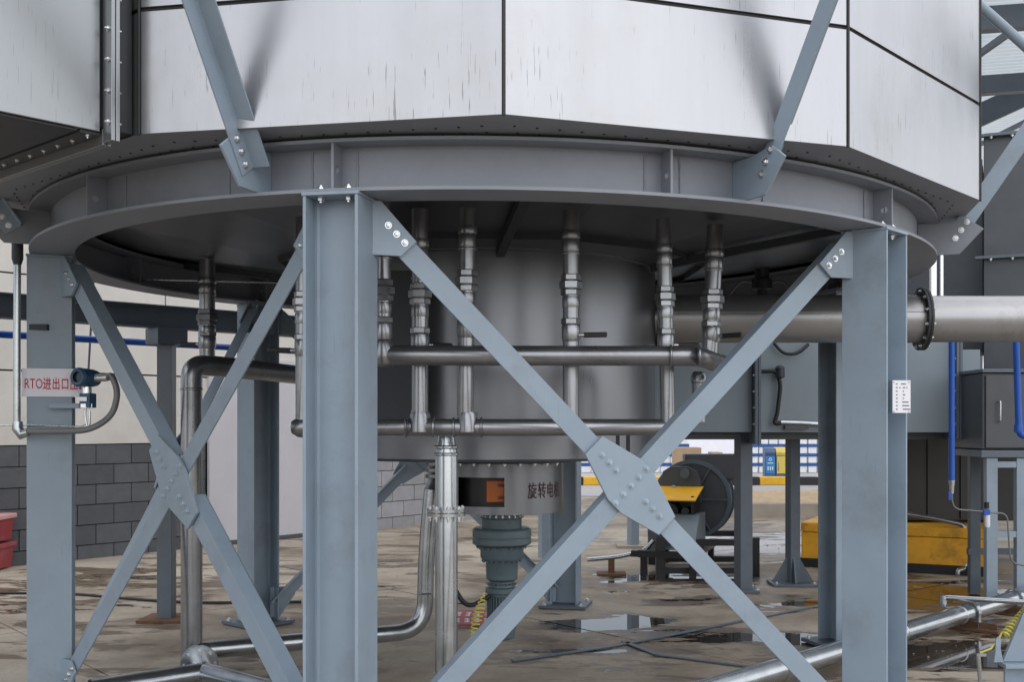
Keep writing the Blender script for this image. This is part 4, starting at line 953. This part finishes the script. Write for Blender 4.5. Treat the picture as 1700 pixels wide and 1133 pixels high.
# cabinet on a frame at the right edge
cb = thing('cabinet', 'dark grey steel cabinet with a pull handle on a frame at the right edge', 'cabinet', (4.0, 9.3, 0))
cbx0, cbx1, cby = PX(1631, 9.0), PX(1800, 9.0), 9.0
def cz(v): return 1.5-(v-VY)*cby/FPX
m = MB(); m.box(cbx0, cbx1, cby, cby+.7, cz(746), cz(620)); m.build('box', M['dark_paint'], cb, 0, .004)
m = MB(); m.box(cbx0+.02, cbx1, cby-.022, cby-.002, cz(744), cz(624)); m.build('door', M['dark_paint'], cb, 0, .004)
m = MB(); m.tube(fillet([(PX(1656, cby), cby-.02, cz(667)), (PX(1656, cby), cby-.06, cz(667)), (PX(1656, cby), cby-.06, cz(700)), (PX(1656, cby), cby-.02, cz(700))], .012, 3), .007, 8); m.build('handle', M['zinc'], cb, 60)
m = MB(); m.box(cbx0-.01, cbx1, cby-.03, cby+.72, cz(619), cz(613)); m.build('lid', M['frame_paint'], cb, 0, .003)
m = MB(); m.box(cbx0-.02, cbx1, cby-.03, cby+.72, cz(760), cz(748)); m.build('base_rail', M['frame_paint'], cb, 0, .003)
for (u, y) in ((1646, cby+.02), (1696, cby+.02), (1668, cby+.66), (1780, cby+.02)):
    m = MB(); m.obox((PX(u, cby), y, cz(760)/2), X3, Y3, Z3, .045, .035, cz(760)/2-.005); m.build('leg', M['steel_paint'] if y < cby+.1 else M['frame_paint'], cb, 0, .003)
for v in (772, 888): m = MB(); m.box(PX(1655, cby), PX(1800, cby), cby-.01, cby+.05, cz(v)-.025, cz(v)+.025); m.build('rail', M['steel_paint'], cb, 0, .003)
m = MB(); m.box(PX(1655, cby), PX(1700, cby)+.4, cby+.62, cby+.67, .35, .40); m.build('rail', M['frame_paint'], cb, 0)
bl = thing('blue_air_line', 'bright blue vertical air pipe with small valve and thin tube, right of the data plate', 'pipe', (PX(1580, 8.8), 8.8, .8))
q = 8.8
m = MB(); m.tube([at(1580, 540, q), at(1580, 700, q), at(1580, 800, q)], 5*q/FPX, 14); m.build('pipe', M['blue_pipe'], bl, 40)
m = MB(); m.tube([at(1580, 798, q), at(1580, 810, q), at(1580, 820, q)], [.027, .02, .016], 10); m.build('valve', M['zinc'], bl, 40)
m = MB(); m.obox(at(1577, 824, q-.03), X3, Y3, Z3, .012, .006, .035); m.build('valve_handle', M['blue_pipe'], bl, 0, .003)
m = MB(); m.tube(fillet([at(1580, 818, q), at(1582, 846, q), at(1632, 850, q), at(1638, 850, q)], .07, 6), .007, 8); m.build('tube', M['flex'], bl, 60)
rg = thing('air_regulator', 'small white and blue air regulator on the cabinet leg', 'regulator', at(1638, 878, q))
m = MB(); m.obox(at(1637, 851, q), X3, Y3, Z3, .024, .024, .022); m.build('body', M['blue_pipe'], rg, 0, .003)
m = MB(); m.lathe([(.018, 0), (.022, .02), (.022, .10), (.012, .11)], at(1639, 876, q), Z3, 14); m.build('bowl', M['white_paint'], rg, 40)
m = MB(); m.lathe([(.02, 0), (.02, .05)], at(1638, 845, q), Z3, 12); m.build('knob', M['rubber'], rg, 40)
m = MB(); m.tube(fillet([at(1645, 852, q), at(1672, 853, q), at(1675, 900, q), at(1678, 935, q), at(1705, 941, q)], .06, 5), .007, 8); m.build('tube', M['flex'], rg, 60)
b2 = thing('blue_elbow_pipe', 'bright blue air pipe ending in an elbow at the right edge by the cabinet', 'pipe', at(1692, 740, 8.0))
m = MB(); m.tube(fillet([at(1686, 540, 8.0), at(1692, 724, 8.0), at(1720, 726, 8.0)], .05, 5), 5.6*8/FPX, 14); m.build('pipe', M['blue_pipe'], b2, 40)
m = MB(); m.lathe([(.03, -.03), (.032, 0), (.03, .03)], at(1691, 712, 8.0), Z3, 14); m.build('socket', M['blue_pipe'], b2, 40)
# dark process chamber behind at the right
CY0 = 9.7; pcx = PX(1633, CY0)
ch_ = thing('process_chamber', 'dark grey steel chamber with bolted seam behind the casing at far right', 'chamber', (pcx+1, 11, 2.1))
fa = V((.93, -.37, 0)).normalized(); fb_ = V((.37, .93, 0)).normalized()
if True:
    cc = V((pcx, CY0, 0)); z0, z1 = 1.55, 4.02
    m = MB(); m.obox(cc+fa*1.5+fb_*1.4+Z3*((z0+z1)/2), fa, fb_, Z3, 1.5, 1.4, (z1-z0)/2); m.build('shell', M['dark_paint'], ch_, 0, .006)
    for z in (2.93, 3.99):
        m = MB(); m.obox(cc+fa*1.47-fb_*.03+Z3*z, fa, fb_, Z3, 1.54, .028, .012); m.build('seam_flange', M['frame_paint'], ch_, 0, .002)
        for i in range(14): bolt(ch_, cc+fa*(.06+i*.17)-fb_*.035+Z3*(z-.012), -Z3, r=.014)
    m = MB(); m.obox(cc-fa*.45+fb_*.9+Z3*3.0, fa, fb_, Z3, .44, .4, .85); m.build('side_box', M['dark_paint'], ch_, 0, .006)
q = at(1563, 455, 7.4); m = MB(); m.box(q.x-.009, q.x+.009, 7.39, 7.41, 2.1, 2.72); m.box(q.x-.06, q.x-.025, 7.42, 7.46, 2.2, 2.72); tag(recentre(m.build('hanger_strap', M['zinc'], None, 0)), 'pale steel hanger straps above the big pipe near its flange', 'strap')
# canopy roof high behind at the right
rf = thing('canopy_roof', 'corrugated translucent canopy roof on dark beams at upper right', 'roof', (9, 16, 5.5))
m = MB(); vs = []; fs = []; ncor = 160
for j, (y, dz) in enumerate(((11.5, -.9), (24.0, .5))):
    pass
n_i = 300
for i in range(n_i+1):
    y = 11.0+15.0*i/n_i; zc_ = 6.1+(y-11)*.06+(.022 if i % 4 in (1, 2) else -.022)
    vs += [(3.0, y, zc_), (16.0, y, zc_+.9)]
fs = [(2*i, 2*i+1, 2*i+3, 2*i+2) for i in range(n_i)]
m.add(vs, fs); m.build('corrugated_sheet', M['roof_sheet'], rf, 0)
for (y, dz) in ((12.4, 0), (15.8, 0)):
    zc_ = 6.0+(y-11)*.06; p0, p1 = V((3.0, y, zc_-.22)), V((16, y, zc_+.68)); d_ = (p1-p0).normalized()
    m = MB(); m.obox((p0+p1)/2, d_, Y3, d_.cross(Y3), (p1-p0).length/2, .08, .128); m.build('beam', M['frame_paint'], rf, 0)
p0, p1 = at(1560, 222, 17.2), at(1800, 112, 17.2); d_ = (p1-p0).normalized(); m = MB(); m.obox((p0+p1)/2, d_, Y3, d_.cross(Y3), (p1-p0).length/2+1.5, .08, .17); m.build('beam', M['frame_paint'], rf, 0)
for x in (4.2, 5.6, 7.0, 8.4):
    z0_ = 6.0+(x-3)*.9/13; m = MB(); m.add([], []); p0, p1 = V((x, 11, z0_-.03)), V((x, 26, z0_+.87)); d_ = (p1-p0).normalized()
    m.obox((p0+p1)/2, d_, X3, d_.cross(X3), (p1-p0).length/2, .03, .04); m.build('purlin', M['frame_paint'], rf, 0)
for (x, y) in ((15.5, 11.6), (15.5, 20), (7.5, 20)):
    m = MB(); m.obox((x, y, 3.1), X3, Y3, Z3, .12, .12, 3.1); m.build('post', M['frame_paint'], rf, 0)
m = MB(); m.tube([at(1560, -50, 6.6), at(1620, 3, 6.6), at(1760, 128, 6.6)], .030, 12); tag(recentre(m.build('stay_pipe', M['steel_paint'], None, 50)), 'slanting grey stay pipe in front of the canopy roof, top right', 'pipe')
# bracket stand with coiled wire at the lower right corner
bs = thing('pedestal_stand', 'blue-grey flared steel pedestal at the lower right corner', 'pedestal', (at(1720, 1100, 6.0).x, 6.0, 0))
kb_ = 5.9/FPX; b0 = at(1662, 1110, 5.9)
m = MB(); m.prism([(0, .225), (.62, .225), (.62, .70), (.20, .70)], (b0.x+.01, 5.9, 0), X3, Z3, Y3, 0, .03); m.build('flared_plate', M['steel_paint'], bs, 0, .003)
m = MB(); m.box(b0.x+.0, b0.x+.7, 5.84, 5.98, .200, .223); m.build('top_plate', M['steel_paint'], bs, 0, .003)
m = MB(); m.box(b0.x+.02, b0.x+.7, 5.90, 5.92, .10, .199); m.build('beam_web', M['steel_paint'], bs, 0, .003)
m = MB(); m.box(b0.x-.03, b0.x+.7, 5.84, 5.98, .075, .098); m.build('bottom_plate', M['steel_paint'], bs, 0, .003)
m = MB(); m.box(b0.x+.05, b0.x+.65, 5.86, 5.96, 0.001, .074); m.build('foot', M['concrete'], bs, 0)
m = MB(); m.prism([(-.02, .224), (.03, .224), (.015, .30), (.02, .345), (.006, .36), (-.01, .345), (-.012, .28)], (b0.x-.02, 5.9, 0), X3, Z3, Y3, -.006, .006); m.build('lifting_lug', M['steel_paint'], bs, 0)
m = MB(); q = at(1624, 1088, 5.9); m.tube([(q.x+.02, 5.9, 0), (q.x, 5.9, q.z)], .012, 8); m.obox((q.x+.015, 5.9, q.z), X3, Y3, Z3, .025, .01, .008); tag(recentre(m.build('earth_rod', M['galv'], None, 30)), 'thin galvanised earth rod left of the pedestal at lower right', 'rod')
pts = []; cA, cB = at(1668, 1056, 5.95), at(1712, 1005, 6.05); ax_ = (cB-cA).normalized(); s1 = ax_.cross(Y3).normalized(); s2_ = ax_.cross(s1)
pts = [at(1627, 1085, 5.9), at(1645, 1078, 5.9), at(1658, 1062, 5.93)]
for i in range(12*11): t = i/(12*11-1); a_ = 2*math.pi*i/12; pts.append(cA.lerp(cB, t)+(s1*math.cos(a_)+s2_*math.sin(a_))*.022)
m = MB(); m.tube(pts, .0055, 6); tag(recentre(m.build('coiled_wire', M['wire_yellow'], None, 60)), 'pale yellow coiled earth wire at the lower right edge', 'wire')
# red fallen warning placards on the floor by the motor
for k, (u, v, rz, lab) in enumerate(((786, 1028, -.1, 'red placard with white marks lying on the floor behind the motor, nearer the drum'), (784, 1041, .06, 'red placard with white marks lying on the floor, the nearer of the pair'))):
    Y = 1.5*FPX/(v-VY); x = (u-UX)*Y/FPX; e_ = V((math.cos(rz), math.sin(rz), 0)); f_ = V((-e_.y, e_.x, 0))
    t_r = thing('red_placard', lab, 'placard', (x, Y, .004), 'red placards on the floor'); c = V((x, Y, .03+.012*k)); n_t = (Z3*.98-Y3*.2).normalized(); g_ = n_t.cross(e_).normalized()
    m = MB(); m.obox(c, e_, g_, n_t, .15, .085, .004); m.build('board', M['red_plastic'], t_r, 0)
    for i in range(4):
        for (du, dv, w_, h_) in ((0, .03, .018, .005), (0, -.002, .018, .005), (0, -.034, .018, .005), (.004, 0, .004, .034)):
            m = MB(); m.obox(c+e_*(-.11+i*.072+du)+g_*dv+n_t*.0050, e_, g_, n_t, w_, h_, .0008); m.build('mark', M['label_white'], t_r, 0)
# ------------------------------------------------------------------ far background: kerb stones, litter bins, stacked cans, white shed
for i in range(16):
    x = .3+i*.72; mt = M['kerb_yellow'] if i % 2 else M['black_paint']
    m = MB(); m.box(x-.357, x+.357, 27.2, 27.55, -.05, .15); tag(recentre(m.build('kerb_stone', mt, None, 0, .02)), ('yellow' if i % 2 else 'black')+' painted kerb stone along the far road', 'kerb', ('yellow' if i % 2 else 'black')+' kerb stones')
BYb = 29.5
def bxp(u): return (u-UX)*BYb/FPX
for (u0, u1, body, front, lid, lab, nm) in ((1270, 1287.5, 'bin_body', 'bin_blue', 'bin_body', 'blue recycling litter bin with arrow triangle behind the duct legs', 'blue'), (1288.5, 1306, 'bin_body', 'bin_yellow', 'bin_yellow', 'yellow litter bin next to the blue one', 'yellow')):
    x0, x1 = bxp(u0), bxp(u1); zt_, zb_ = 1.5-(757-VY)*BYb/FPX, 1.5-(788-VY)*BYb/FPX
    bn = thing('litter_bin', lab, 'bin', ((x0+x1)/2, BYb, 0), 'litter bins by the road')
    m = MB(); m.box(x0, x1, BYb, BYb+.35, 0, zt_); m.build('body', M[body], bn, 0, .01)
    m = MB(); m.prism([(0, 0), (-.03, .08), (.05, .19), (.36, .22), (.36, 0)], ((x0+x1)/2, BYb, zt_), Y3, Z3, X3, -(x1-x0)/2, (x1-x0)/2); m.build('hood', M[lid], bn, 0, .01)
    m = MB(); m.box(x0+.02, x1-.02, BYb-.012, BYb-.002, zb_+.02, zt_-.015); m.build('front_panel', M[front], bn, 0)
    cxp = (x0+x1)/2
    if nm == 'blue':
        for a_ in (0, 120, 240):
            d_ = V((math.cos(R(a_)), 0, math.sin(R(a_)))); o_ = V((math.cos(R(a_-90)), 0, math.sin(R(a_-90)))); m = MB(); m.obox(V((cxp, BYb-.015, zt_-.10))+o_*.028, d_, o_, Y3, .042, .007, .002); m.build('arrow', M['can_white'], bn, 0)
        for i in range(3): m = MB(); m.obox((cxp-.06+.06*i, BYb-.015, zt_-.34), X3, Y3, Z3, .013, .002, .05); m.build('print', M['can_white'], bn, 0)
        m = MB(); m.obox((cxp, BYb-.015, zt_-.20), X3, Y3, Z3, .075, .002, .012); m.build('print', M['can_white'], bn, 0)
    else:
        m = MB(); m.obox((x0+.06, BYb-.015, zt_-.30), X3, Y3, Z3, .008, .002, .12); m.build('print', M['print_grey'], bn, 0)
CYc = 34.0; proto = None
for row in range(4):
    for i in range(34):
        x = .9+i*.30; z = row*.29
        if not (x < 1.7 or 2.9 < x < 4.1 or 5.6 < x < 8.6): continue
        if proto is None:
            body = MB(); body.box(-.115, .115, -.13, .13, 0, .19); cap = MB(); cap.box(-.145, .145, -.15, .15, .19, .285)
            bm = bpy.data.meshes.new('can_body'); bm.from_pydata([tuple(v) for v in body.v], [], body.f); bm.materials.append(M['can_white'])
            cm = bpy.data.meshes.new('blue_lid'); cm.from_pydata([tuple(v) for v in cap.v], [], cap.f); cm.materials.append(M['can_blue']); proto = 1
        cn = thing('stacked_can', 'white container with blue lid in the '+('bottom', 'second', 'third', 'top')[row]+' row of the far stack beyond the road', 'container', (x, CYc+random.uniform(-.02, .02), z-.04), ('bottom', 'second', 'third', 'top')[row]+' row of stacked containers')
        for nm, me in (('can_body', bm), ('blue_lid', cm)): o = bpy.data.objects.new(nm, me); COL.objects.link(o); o.parent = cn
for (u, v, w_, h_, lab) in ((1140, 752, .3, .12, 'brown carton stack beyond the fan, left one'), (1188, 757, .12, .08, 'small brown carton beyond the fan, right one')):
    p = at(u, v, 25.5); m = MB(); m.box(p.x-w_, p.x+w_, 25.2, 25.9, -.05, p.z+h_); tag(recentre(m.build('carton', M['brown_box'], None, 0, .01)), lab, 'carton')
ws = thing('white_shed', 'long white shed wall far beyond the stacked containers', 'building', (8, 48, 0))
m = MB(); m.box(-8, 34, 48, 54, -.04, 4.4); m.build('wall', M['white_paint'], ws, 0)
m = MB(); m.prism([(-.3, 4.4), (6.3, 4.4), (3, 5.4)], (13, 48, 0), Y3, Z3, X3, -21.3, 21.3); m.build('roof', M['road'], ws, 0)

# ------------------------------------------------------------------ small things: floor strips, cables, junction box under the ring
def strip(us, label, w_=.018):
    pts = []
    for (u, v) in us:
        Y = 1.5*FPX/(v-VY); pts.append(V(((u-UX)*Y/FPX, Y, .009)))
    m = MB()
    for a_, b_ in zip(pts, pts[1:]):
        d_ = (b_-a_); m.obox((a_+b_)/2, d_.normalized(), d_.normalized().cross(Z3), Z3, d_.length/2, w_, .004)
    tag(recentre(m.build('earthing_strip', M['frame_paint'], None, 0)), label, 'strip', 'flat strips on the floor')
strip([(850, 1100), (1010, 1077), (1110, 1058), (1390, 1002)], 'long flat steel strip lying across the wet floor under the brace')
strip([(1035, 1068), (1090, 1090), (1300, 1118)], 'shorter flat steel strip crossing the long one on the wet floor')
def gpt(u, v, z=.012): Y = FPX*(1.5-z)/(v-VY); return at(u, v, Y)
m = MB(); m.tube(fillet([gpt(-40, 985), gpt(120, 986), gpt(200, 994), gpt(320, 1002), gpt(500, 1000)], .5, 5), .011, 8); tag(recentre(m.build('floor_cable', M['rubber'], None, 60)), 'black cable lying on the floor behind the left column', 'cable')
jb = thing('junction_box', 'small round junction box with two cables under the casing floor, right side', 'junction box', at(1265, 470, 7.6))
q = at(1265, 470, 7.6)
m = MB(); m.lathe([(.02, -.10), (.035, -.09), (.035, -.05), (.07, -.04), (.07, .02), (.05, .03), (.05, .16)], q, Z3, 20); m.build('box', M['under_paint'], jb, 40)
for s_ in (-1, 1):
    m = MB(); m.tube(fillet([q+X3*(s_*.05), q+X3*(s_*.14)+Z3*.02, q+X3*(s_*.24)-Z3*.10], .12, 6), .008, 8); m.build('cable', M['flex'], jb, 60)
m = MB(); m.tube([at(180, 463, 7.2), at(320, 466, 7.3), at(470, 470, 7.5)], .006, 8); tag(recentre(m.build('tie_rod', M['zinc'], None, 60)), 'thin pale horizontal rod under the ring at the left', 'rod')
